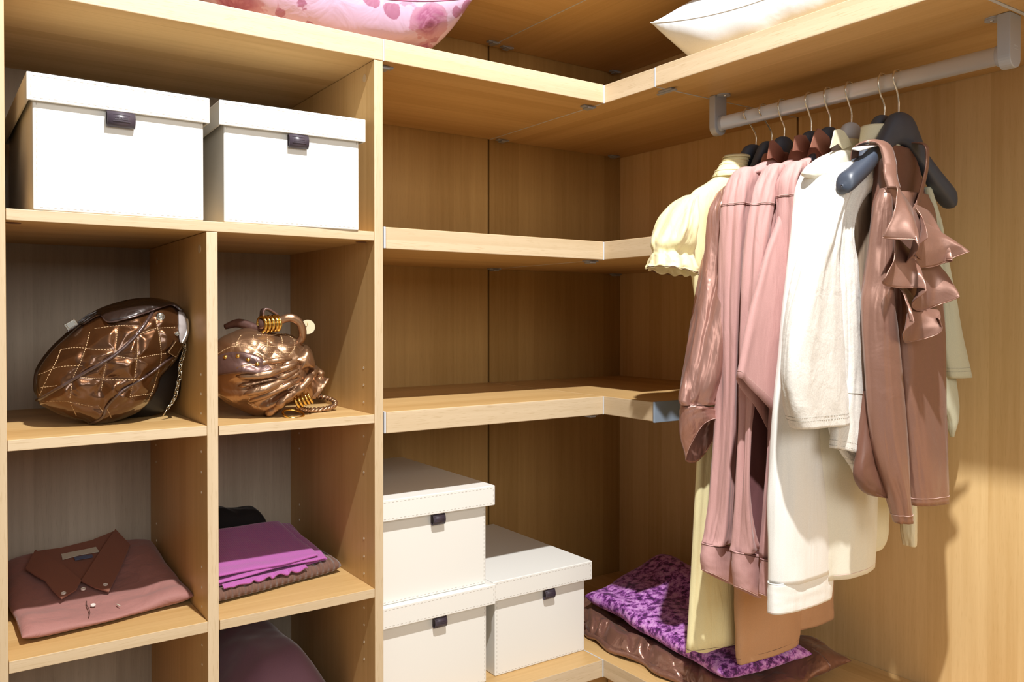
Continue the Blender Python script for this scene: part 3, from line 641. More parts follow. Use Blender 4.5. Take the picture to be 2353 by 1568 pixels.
def ringpts(S, t, n, waves, seed, amp, p=2.4, full_from=.25):
    """closed ring of a hanging fabric tube at fraction t of its length"""
    st_ = crom(S, t)
    xl, xr, zl, zr, y, b = st_[:6]
    yt = st_[6] if len(st_) > 6 else 0.0
    a = max((xr - xl) / 2, .004); b = max(b, .003); cx = (xl + xr) / 2
    k = min(1.0, max(0.0, t / max(full_from, 1e-3)))
    k = k * k * (3 - 2 * k)
    out = []
    for i in range(n):
        th = 2 * PI * i / n
        c, s = math.cos(th), math.sin(th)
        ex = math.copysign(abs(c) ** (2 / p), c); ey = math.copysign(abs(s) ** (2 / p), s)
        nx, ny = c / a, s / b
        l = math.hypot(nx, ny); nx /= l; ny /= l
        u = (i / n + .25 * abs(c) * 0)
        d = 0.0
        for (w, am, ph, dr) in waves:
            d += am * (.75 + .7 * noise.noise(Vector((seed + w, t * 3.0, c * 1.5)))) * math.sin(2 * PI * (w * u + ph + dr * t + .10 * noise.noise(Vector((seed, t * 4, w)))))
        d += .5 * noise.noise(Vector((seed * 3.1 + c * 2.2, s * 2.2, t * 5.0))) + .28 * noise.noise(Vector((seed * 1.3 + c * 5, s * 5, t * 13.0)))
        d *= amp * k
        x = cx + ex * a + nx * d; yy = y + ey * b + ny * d
        z = zl + (zr - zl) * ((ex * a) / a * .5 + .5) - yt * ey
        out.append(Vector((x, yy, z)))
    return out


def hang_tube(name, S, mat, parent, seed=1, amp=.006, folds=5, n=72, m=56, top=True, bottom=False, full_from=.25, wavy=0.0, p=2.4, solid=.0014, drift=.25):
    r = random.Random(seed)
    waves = [(folds, .62, r.random(), r.uniform(-drift, drift)), (folds * 2 - 1, .28, r.random(), r.uniform(-drift, drift) * 1.5), (max(2, folds - 2), .40, r.random(), r.uniform(-drift, drift))]
    V, F = [], []
    for j in range(m + 1):
        t = j / m
        R = ringpts(S, t, n, waves, seed, amp, p, full_from)
        if wavy:
            kk = max(0.0, (t - .8) / .2)
            for i in range(n):
                R[i].z += wavy * kk * math.sin(2 * PI * (folds * 1.5 * i / n + waves[0][2]))
        V += R
    for j in range(m):
        for i in range(n):
            k = (i + 1) % n
            F.append((j * n + i, (j + 1) * n + i, (j + 1) * n + k, j * n + k))
    if top:
        c = sum((V[i] for i in range(n)), Vector()) / n
        V.append(c + Vector((0, 0, .002))); ci = len(V) - 1
        F += [(ci, i, (i + 1) % n) for i in range(n)]
    if bottom:
        c = sum((V[m * n + i] for i in range(n)), Vector()) / n
        V.append(c); ci = len(V) - 1
        F += [(ci, m * n + (i + 1) % n, m * n + i) for i in range(n)]
    o = obj(name, V, F, mat, parent, smooth=True, solid=solid)
    return o, (S, waves, seed, amp, p, full_from, n)


def seam(info, t, mat, parent, name='seam', rad=.0006, off=.0012, dashed=False, a0=0.0, a1=1.0, part=None):
    """thread line laid around a fabric tube at fraction t"""
    S, waves, seed, amp, p, ff, n = info
    R = ringpts(S, t, n, waves, seed, amp, p, ff)
    c = sum(R, Vector()) / n
    pts = []
    for v in R:
        d = v - c; d.z = 0
        pts.append(v + d.normalized() * off)
    i0, i1 = int(a0 * n), int(a1 * n)
    seg = [pts[i % n] for i in range(i0, i1 + 1)]
    if dashed:
        V, F = join([sweep([seg[i], (seg[i] + seg[i + 1]) / 2 * 1.0], rad, n=4, sub=1) for i in range(len(seg) - 1)])
    else:
        V, F = sweep(seg, rad, n=5, sub=1)
    return obj(name, V, F, mat, part or parent)


def collar(parent, cx, y, zb, zt, rx, ry, mat, fall=.05, flare=1.28, open_at=None, lean=0.0):
    """stand and fall of a shirt collar, open at the front (towards -Y)"""
    prof = [(1.0, zb), (.96, zb + (zt - zb) * .6), (.95, zt - .002), (1.02, zt + .002), (1.10, zt - .004), (flare, zt - fall)]
    n = 44
    V, F = [], []
    for j, (k, z) in enumerate(prof):
        for i in range(n + 1):
            a = -PI / 2 + .22 + (2 * PI - .44) * i / n
            zz = z - (.022 if j == len(prof) - 1 else 0) * (abs(2 * i / n - 1) ** 6)
            V.append((cx + math.cos(a) * rx * k + lean * (z - zb), y + math.sin(a) * ry * k, zz))
    for j in range(len(prof) - 1):
        for i in range(n):
            q = j * (n + 1) + i
            F.append((q, q + 1, q + n + 2, q + n + 1))
    o = obj('collar', V, F, mat, parent, smooth=False, solid=.0018)
    s = o.modifiers.new('sub', 'SUBSURF'); s.levels = 1; s.render_levels = 2
    for pz in o.data.polygons: pz.use_smooth = True
    return o


def poly_sheet(name, pts, mat, parent, th=.0022, sub=1, lift=0.0):
    """thin cloth piece from a 3-D outline"""
    me_v = [Vector(p) + Vector((0, 0, lift)) for p in pts]
    c = sum(me_v, Vector()) / len(me_v)
    V = me_v + [c]
    n = len(me_v)
    F = [(i, (i + 1) % n, n) for i in range(n)]
    o = obj(name, V, F, mat, parent, smooth=False, solid=th)
    return o


# ------------------------------------------------------------------ hanging rail
RX = 0.858
rail = thing('clothes_rail', 'oval brushed aluminium clothes rail hung under the top shelf by two brackets', 'rail', (RX, -1.15, 1.78))
V, F = [], []
n = 40
for yy in (-0.800, -1.503):
    for i in range(n):
        a = 2 * PI * i / n
        c, s = math.cos(a), math.sin(a)
        V.append((RX + math.copysign(abs(c) ** .8, c) * .0125, yy, 1.8045 + math.copysign(abs(s) ** .75, s) * .0180))
for i in range(n):
    F.append((i, (i + 1) % n, n + (i + 1) % n, n + i))
F += [tuple(range(n)), tuple(range(n, 2 * n))[::-1]]
obj('bar', V, F, M['rail'], rail, smooth=False)
for p in rail.children[0].data.polygons: p.use_smooth = len(p.vertices) == 4


def rail_bracket(y0, y1, inner):
    """U-shaped hanging bracket with rounded foot, screw flange and bar socket"""
    hw = .0225
    pr = [(-hw, ZT0 - .0005), (-hw, 1.797)] + [(-hw * math.cos(a), 1.797 - hw * math.sin(a)) for a in [PI * k / 14 for k in range(1, 14)]] + [(hw, 1.797), (hw, ZT0 - .0005)]
    V = [(RX + a, y0, z) for a, z in pr] + [(RX + a, y1, z) for a, z in pr]
    k = len(pr)
    F = [tuple(range(k)), tuple(range(k, 2 * k))[::-1]] + [(i, k + i, k + (i + 1) % k, (i + 1) % k) for i in range(k)]
    b = obj('bracket', V, F, M['bracket'], rail, bevel=.0015)
    yi = y1 if inner > 0 else y0
    s = inner
    Vc, Fc = [], []
    for yy, kx in ((yi, 1.22), (yi + s * .008, 1.18), (yi + s * .010, 1.06)):
        for i in range(28):
            a = 2 * PI * i / 28
            Vc.append((RX + math.cos(a) * .0125 * kx, yy, 1.8045 + math.sin(a) * .0180 * kx))
    for j in range(2):
        for i in range(28):
            Fc.append((j * 28 + i, j * 28 + (i + 1) % 28, (j + 1) * 28 + (i + 1) % 28, (j + 1) * 28 + i))
    obj('socket', [Vector(v) - Vector(rail['_w']) for v in Vc], Fc, M['bracket'], b, local=True, smooth=True)
    # screw flange under the shelf
    fl = []
    for zz in (ZT0 - .0004, ZT0 - .0040):
        for i in range(24):
            a = 2 * PI * i / 24
            fl.append((RX + math.cos(a) * .0165 - .004, yi + s * (.012 + .018 * math.sin(a)), zz))
    Ff = [(i, (i + 1) % 24, 24 + (i + 1) % 24, 24 + i) for i in range(24)] + [tuple(range(24)), tuple(range(24, 48))[::-1]]
    obj('flange', [Vector(v) - Vector(rail['_w']) for v in fl], Ff, M['bracket'], b, local=True, bevel=.0008)
    Vs, Fs = cyl((RX - .004, yi + s * .018, ZT0 - .0040), (RX - .004, yi + s * .018, ZT0 - .0058), .0042, .0034, 16)
    obj('screw', [Vector(v) - Vector(rail['_w']) for v in Vs], Fs, M['screw'], b, local=True)
    if inner > 0:   # maker's mark on the outer face: small raised bar lines
        pts = [box(RX - .006 + .013 * q / 6, RX - .0052 + .013 * q / 6 + .0007, y0 - .0004, y0 + .0002, 1.8150, 1.8172) for q in range(7)] + [box(RX - .010, RX + .012, y0 - .0004, y0 + .0002, 1.8095, 1.8103)]
        V, F = join(pts)
        obj('maker_mark', [Vector(v) - Vector(rail['_w']) for v in V], F, M['alu'], b, local=True)


rail_bracket(-.800, -.780, -1)
rail_bracket(-1.5250, -1.5010, 1)


# ------------------------------------------------------------------ hangers
def hanger(label, y, mat, hx=.860, xb=.862, rz=0.0, plate=None, ztop=1.737, half=.160):
    t = thing('clothes_hanger', label, 'hanger', (hx, y, 1.58), rz, 'hangers on the rail')
    q_ = half / .203
    topz = [(0, .157), (.018, .1548), (.036, .146), (.055, .123), (.085, .085), (.125, .054), (.170, .024), (.196, .008), (.203, -.010), (.2055, -.017)]
    botz = [(0, .088), (.018, .086), (.036, .078), (.055, .066), (.085, .046), (.125, .012), (.170, -.018), (.196, -.034), (.203, -.028), (.2055, -.021)]
    thk = [(0, .018), (.018, .018), (.036, .016), (.055, .0145), (.085, .014), (.125, .018), (.170, .022), (.196, .020), (.203, .010), (.2055, .0015)]
    off = ztop - 1.737
    xs = [-p[0] for p in topz[::-1]] + [p[0] for p in topz[1:]]
    P = [(x, topz[[q[0] for q in topz].index(abs(x))][1] + off, botz[[q[0] for q in botz].index(abs(x))][1] + off, thk[[q[0] for q in thk].index(abs(x))][1]) for x in xs]
    mseg, n = 60, 20
    V, F = [], []
    for j in range(mseg + 1):
        x, zt, zb, h = crom(P, j / mseg)
        x *= q_; h *= (1.0 if half > .2 else .8)
        for i in range(n):
            a = 2 * PI * i / n
            c, s = math.cos(a), math.sin(a)
            V.append((x, math.copysign(abs(c) ** .75, c) * h, (zt + zb) / 2 + math.copysign(abs(s) ** .75, s) * (zt - zb) / 2))
    for j in range(mseg):
        for i in range(n):
            F.append((j * n + i, j * n + (i + 1) % n, (j + 1) * n + (i + 1) % n, (j + 1) * n + i))
    F += [tuple(range(n)), tuple(mseg * n + i for i in range(n))[::-1]]
    obj('shoulder_body', V, F, mat, t, local=True, smooth=True)
    dx = xb - hx
    tz = ztop - 1.58
    path = [(dx, 0, tz - .006), (dx, 0, tz + .022), (dx * .4 - .012, 0, tz + .044), (RX - hx - .0200, 0, 1.806 - 1.58), (RX - hx - .0125, 0, 1.8235 - 1.58), (RX - hx, 0, 1.8262 - 1.58), (RX - hx + .0135, 0, 1.821 - 1.58), (RX - hx + .0195, 0, 1.808 - 1.58), (RX - hx + .0185, 0, 1.797 - 1.58)]
    if rz:
        path = [(p[0], p[1], p[2]) for p in path]
    obj('hook', *sweep(path, .0021, n=8, sub=8), M['hook'], t, local=True, smooth=True)
    if plate:
        x, z, w, h_ = plate
        obj('size_plate', *box(x - w / 2, x + w / 2, -.0166, -.0140, z - h_ / 2, z + h_ / 2), M['plate'], t, local=True, bevel=.0006)
    return t


HY = [-.893, -.940, -.996, -1.072, -1.122, -1.177, -1.256, -1.290]
hanger('black plastic hanger holding the pale yellow blouse, first on the rail from the corner', HY[0], M['blackplastic'], .876, .884, plate=(.012, .128, .014, .016), half=.185)
hanger('black plastic hanger inside the brown satin blouse, second on the rail from the corner', HY[1], M['blackplastic'], .874, .886)
hanger('black plastic hanger in the first dusty pink shirt, third from the corner', HY[2], M['blackplastic'], .860)
hanger('black plastic hanger in the middle dusty pink shirt, fourth from the corner', HY[3], M['blackplastic'], .864)
hanger('black plastic hanger in the dusty pink shirt beside the cream shirt, fifth from the corner', HY[4], M['blackplastic'], .861)
hanger('grey plastic hanger in the cream shirt, the only grey one', HY[5], M['greyplastic'], .862, plate=(.020, .112, .016, .016))
hanger('black plastic hanger in the off-white linen jacket, just behind the front hanger', HY[6], M['blackplastic'], .856)
hanger('frontmost black plastic hanger with bare arms, carrying the ruffled brown top', HY[7], M['blackplastic'], .868, .860, half=.208)


# ------------------------------------------------------------------ garments
def garment(name, label, cat, y):
    return thing(name, label, cat, (.86, y, .9), 0, 'clothes hanging on the rail')


# 1 pale yellow blouse with puff sleeve
g = garment('satin_blouse', 'long pale yellow satin blouse with a short puff sleeve and ruffled cuff', 'blouse', HY[0])
o, inf = hang_tube('body', TR['g1_body'], M['yellow'], g, 11, .008, 6, n=96, m=90, full_from=.5, wavy=.004)
seam(inf, .998, M['seam'], g, 'hem_edge', .0008, .0004)
o, inf = hang_tube('sleeve', TR['g1_sleeve'], M['yellow'], g, 12, .0060, 7, n=120, m=60, full_from=.3, wavy=.003, drift=.4)
seam(inf, .996, M['seam'], g, 'sleeve_edge', .0007, .0004, part=o)
# pleated high collar
V, F = [], []
for j, (k, z) in enumerate(((1.30, 1.655), (1.16, 1.672), (1.02, 1.690), (.94, 1.706), (1.0, 1.712), (1.06, 1.706))):
    for i in range(49):
        a = 2 * PI * i / 48
        V.append((.806 + math.cos(a) * .034 * k - (1.70 - z) * .55, -.893 + math.sin(a) * .030 * k, z - .012 - .30 * math.cos(a) * .034 * k * 0))
for j in range(5):
    for i in range(48):
        F.append((j * 49 + i, j * 49 + i + 1, (j + 1) * 49 + i + 1, (j + 1) * 49 + i))
co = obj('collar', V, F, M['yellow'], g, smooth=True, solid=.0016)
for k_, z in ((1.18, 1.671), (1.04, 1.688), (.985, 1.699)):
    obj('pleat', *sweep([Vector((.806 + math.cos(2 * PI * i / 24) * .0345 * k_ - (1.70 - z) * .55, -.893 + math.sin(2 * PI * i / 24) * .0305 * k_, z - .012)) for i in range(24)], .0022, 6, 3, closed=True), M['yellow'], g, smooth=True)

# 2 brown satin blouse
g = garment('satin_blouse', 'rose-brown satin blouse with a long full sleeve gathered into an open cuff', 'blouse', HY[1])
hang_tube('body', TR['g2_body'], M['satin'], g, 21, .006, 6)
o, inf = hang_tube('sleeve', TR['g2_sleeve'], M['satin'], g, 22, .010, 5, n=110, m=100, full_from=.35, drift=.5)
for q_, v_ in zip(TR['g2_cuff'], (.0, .018, .040, .056)):
    q_.append(v_)
cu, inf = hang_tube('cuff', TR['g2_cuff'], M['satin'], g, 23, .004, 3, n=80, m=24, top=False, full_from=.05)
seam(inf, .02, M['seam'], g, 'cuff_seam', .0009, .0014, part=cu)
seam(inf, .985, M['seam_l'], g, 'cuff_edge', .0007, .0004, part=cu)
o, inf = hang_tube('skirt_panel', TR['g2_skirt'], M['peach'], g, 24, .004, 3, m=40, wavy=.0)
o['label'] = 'peach-brown lower panel'
seam(inf, .90, M['seam'], g, 'hem_stitch', .0004, .0012, part=o)
o, inf = hang_tube('skirt_panel', TR['g2_skirtb'], M['peach'], g, 25, .004, 3, m=30)
o['label'] = 'shorter peach-brown back panel'

# 3-5 pink shirts
for k, (lab, y) in enumerate((('dusty pink cotton shirt next to the brown satin sleeve, its rounded cuff leftmost', HY[2]),
                              ('dusty pink cotton shirt in the middle of the three pink shirts', HY[3]),
                              ('dusty pink cotton shirt beside the cream shirt, with a slanting front hem', HY[4]))):
    g = garment('cotton_shirt', lab, 'shirt', y)
    i = k + 3
    ob, infb = hang_tube('body', TR['g%d_body' % i], M['pink'], g, 30 + k, .007, 5, n=96, m=60, full_from=.4)
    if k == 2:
        pi_ = hang_tube('shade_sheet', TR['g5_shade'], M['plum'], g, 39, .006, 4, n=80, m=50)[0]  # added dark sheet; the shaded gap under the hem is painted by its colour
        pi_['label'] = 'dark plum sheet painted as shade between the sleeves'
        seam(infb, .985, M['seam_l'], g, 'hem_stitch', .0005, .0014, part=ob)
    o, inf = hang_tube('sleeve', TR['g%d_sleeve' % i], M['pink'], g, 33 + k, .0075, 4, n=80, m=90, full_from=.2, drift=.35)
    seam(inf, .285, M['seam'], g, 'shoulder_seam', .0007, .0012, part=o)
    seam(inf, .278, M['seam_l'], g, 'shoulder_stitch', .0005, .0014, part=o)
    cu, inf = hang_tube('cuff', TR['g%d_cuff' % i], M['pink'], g, 36 + k, .0016, 3, n=64, m=20, top=False, full_from=.02)
    seam(inf, .03, M['seam'], g, 'cuff_seam', .0006, .0010, part=cu)
    seam(inf, .99, M['seam_l'], g, 'cuff_edge', .0006, .0006, part=cu)
    collar(g, .850 + .004 * k, y, 1.652, 1.690, .050, .030, M['collar_shade'], .034, 1.30)
    poly_sheet('collar_leaf', PL['c%d' % i], M['collar_shade'], g, .003)

# 6 cream shirt
g = garment('cotton_shirt', 'cream white cotton shirt with a long flat sleeve and wide cuff hanging furthest down', 'shirt', HY[5])
o, infb = hang_tube('body', TR['g6_body'], M['cream_b'], g, 41, .005, 4, n=96, m=70, full_from=.5)
seam(infb, .99, M['seam_l'], g, 'hem_stitch', .0005, .0010, part=o)
o, inf = hang_tube('tail', TR['g6_tail'], M['cream_y'], g, 42, .003, 3)
o, inf = hang_tube('sleeve', TR['g6_sleeve'], M['cream'], g, 43, .0045, 3, n=90, m=90, full_from=.25, drift=.2)
cu, inf = hang_tube('cuff', TR['g6_cuff'], M['cream'], g, 44, .0012, 3, n=64, m=16, top=False, full_from=.02)
seam(inf, .03, M['seam_g'], g, 'cuff_seam', .0006, .0008, part=cu)
seam(inf, .95, M['seam_l'], g, 'cuff_edge', .0004, .0006, part=cu)
o, inf = hang_tube('sleeve', TR['g6_rsleeve'], M['cream_y'], g, 45, .003, 3, m=60)
collar(g, .858, HY[5], 1.650, 1.692, .046, .028, M['cream_y'], .028, 1.14)
poly_sheet('collar_leaf', PL['c6'], M['cream_y'], g, .003)

# 7 linen jacket
g = garment('linen_jacket', 'off-white linen jacket with short sleeves, topstitched hems and a buttoned collar strap', 'jacket', HY[6])
o, infb = hang_tube('body', TR['g7_body'], M['linen'], g, 51, .006, 4, n=90, m=90, full_from=.4, drift=.4)
for t_ in (.955, .985):
    seam(infb, t_, M['seam_g'], g, 'hem_stitch', .0005, .0012, dashed=True, part=o)
seam(infb, .80, M['seam_g'], g, 'pocket_stitch', .0006, .0016, part=o)
o, inf = hang_tube('tail', TR['g7_tail'], M['linen'], g, 52, .004, 3, m=40)
for t_ in (.80, .87):
    seam(inf, t_, M['seam_g'], g, 'hem_stitch', .0005, .0012, dashed=True, part=o)
o, inf = hang_tube('sleeve', TR['g7_sleeve'], M['linen'], g, 53, .006, 4, n=100, m=90, full_from=.3, drift=.3)
for t_ in (.945, .962):
    seam(inf, t_, M['seam_g'], g, 'sleeve_stitch', .0005, .0012, dashed=True, part=o)
o, inf = hang_tube('sleeve', TR['g7_rsleeve'], M['paleg'], g, 54, .003, 3, m=50)
for t_ in (.93, .955):
    seam(inf, t_, M['seam_g'], g, 'sleeve_stitch', .0005, .0010, dashed=True, part=o)
o['label'] = 'far sleeve against the wall, pale green-cream'
o, inf = hang_tube('front_corner', TR['g7_point'], M['paleg'], g, 55, .002, 2, m=40)
o, inf = hang_tube('lining', TR['g7_lining'], M['tan'], g, 56, .004, 4, m=50)
o['label'] = 'tan satin lining'
# stand collar and the strap with its button
V, F = [], []
for j, (k_, z) in enumerate(((1.12, 1.640), (1.04, 1.672), (.96, 1.704), (.98, 1.7075), (.90, 1.704), (.96, 1.672))):
    for i in range(41):
        a = 2 * PI * i / 40
        V.append((.845 + math.cos(a) * .050 * k_, HY[6] + math.sin(a) * .034 * k_, z))
for j in range(5):
    for i in range(40):
        F.append((j * 41 + i, j * 41 + i + 1, (j + 1) * 41 + i + 1, (j + 1) * 41 + i))
obj('collar', V, F, M['cream_y'], g, smooth=True, solid=.0014)
sp = [(.706, -1.288, 1.638), (.745, -1.292, 1.650), (.785, -1.291, 1.658), (.815, -1.288, 1.660)]
V, F = [], []
for j in range(13):
    p = Vector(crom([Vector(q) for q in sp], j / 12)); w = .013 if j else .008
    V += [p + Vector((0, -w, -.002)), p + Vector((0, w, .004))]
F = [(2 * j, 2 * j + 1, 2 * j + 3, 2 * j + 2) for j in range(12)]
so = obj('collar_strap', V, F, M['cream'], g, smooth=True, solid=.0025)
bt = join([cyl((.762, -1.2925, 1.6555), (.7615, -1.2930, 1.6590), .0088, .0080, 24), torus((.7615, -1.2930, 1.6592), (0, 0, 1), .0072, .0009, 24, 6)])
obj('button', [Vector(v) - Vector(g['_w']) for v in bt[0]], bt[1], M['button'], so, local=True, smooth=False)

# 8 brown top with ruffle
g = garment('ruffled_top', 'shiny rose-brown satin top with a cascading front ruffle, frontmost on the rail', 'top', HY[7])
o, inf = hang_tube('body', TR['g8_body'], M['ruffle'], g, 61, .0045, 3, n=90, m=70, full_from=.3)
seam(inf, .975, M['seam_l'], g, 'hem_stitch', .0006, .0012, part=o)
o, inf = hang_tube('sleeve', TR['g8_sleeve'], M['ruffle'], g, 62, .0045, 3, n=80, m=90, full_from=.2, drift=.3)
seam(inf, .965, M['seam_l'], g, 'hem_stitch', .0006, .0012, part=o)
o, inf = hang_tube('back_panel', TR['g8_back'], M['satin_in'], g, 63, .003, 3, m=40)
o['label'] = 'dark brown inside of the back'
o, inf = hang_tube('tail', TR['g8_hem'], M['satin_in'], g, 64, .003, 3, m=40)  # hem lying in shade; that shade is put into the darker satin


def ribbon(name, pts, w, mat, parent, dirs=None, n=60, solid=.0016, curve=.0):
    V, F = [], []
    for j in range(n + 1):
        p = Vector(crom([Vector(q) for q in pts], j / n)); q = Vector(crom([Vector(q) for q in pts], min(1, j / n + .01)))
        d = Vector(crom([Vector(x) for x in dirs], j / n)).normalized() if dirs else Vector((0, -1, 0))
        for k in range(7):
            s = k / 6 * 2 - 1
            V.append(p + d * s * w / 2 + (q - p).normalized().cross(d) * curve * (1 - s * s))
    for j in range(n):
        for k in range(6):
            F.append((j * 7 + k, j * 7 + k + 1, (j + 1) * 7 + k + 1, (j + 1) * 7 + k))
    return obj(name, V, F, mat, parent, smooth=True, solid=solid)


ribbon('strap', [(.742, -1.262, 1.628), (.738, -1.272, 1.652), (.745, -1.300, 1.660), (.760, -1.318, 1.650), (.768, -1.325, 1.615), (.764, -1.330, 1.585), (.768, -1.335, 1.560)], .030, M['ruffle'], g,
       dirs=[(1, 0, .3), (1, 0, .3), (1, -.2, .2), (1, -.4, 0), (1, -.5, 0), (1, -.5, 0), (1, -.5, 0)], curve=.003)
nk = PL['neck']
ribbon('neck_binding', nk[:2] + nk[2:] + [[nk[-1][0] + .004, -1.290, nk[-1][2] + .012]], .024, M['ruffle'], g,
       dirs=[(.6, -.3, .5), (.4, -.3, .8), (0, -.3, 1), (-.5, -.3, .8), (-.9, -.3, .3), (-1, -.3, .1), (-1, -.3, 0), (-1, -.2, 0), (-1, 0, 0)], curve=.003)
# the ruffle: four overlapping flounces whose hems swing in and out in soft folds
for k_, (top_, hem_, wv, ph, dep) in enumerate((('t3_top', 't3_hem', 1.4, .1, .020), ('t2_top', 't2_hem', 1.7, .55, .022), ('t0_top', 't0_hem', 1.3, .3, .018), ('t1_top', 't1_hem', 1.5, .8, .026))):
    A = [Vector(p) for p in PL[top_]]; Bh = [Vector(p) for p in PL[hem_]]
    V, F = [], []
    NU, NV = 90, 26
    for i in range(NU + 1):
        u = i / NU
        a, b = Vector(crom(A, u)), Vector(crom(Bh, u))
        w = math.sin(2 * PI * (wv * u + ph)); w2 = math.cos(2 * PI * (wv * u + ph))
        for j in range(NV + 1):
            v = j / NV
            p = a.lerp(b, v)
            p.y += -.006 * k_ - .012 * math.sin(PI * v * .8) - dep * v ** 1.3 * (w + .25 * math.sin(2 * PI * (wv * 2.3 * u + ph)))
            p.x += .020 * v ** 1.2 * w2 + .004 * noise.noise(Vector((u * 5, v * 4, k_)))
            p.z += .009 * v * v * w
            V.append(p)
    for i in range(NU):
        for j in range(NV):
            q = i * (NV + 1) + j
            F.append((q, q + 1, q + NV + 2, q + NV + 1))
    fo = obj('flounce', V, F, M['ruffle'], g, smooth=True, solid=.0016)
    hm_ = [V[i * (NV + 1) + NV] for i in range(NU + 1)]
    obj('rolled_hem', *sweep(hm_, .0013, 6, 1), M['ruffle'], fo, smooth=True)

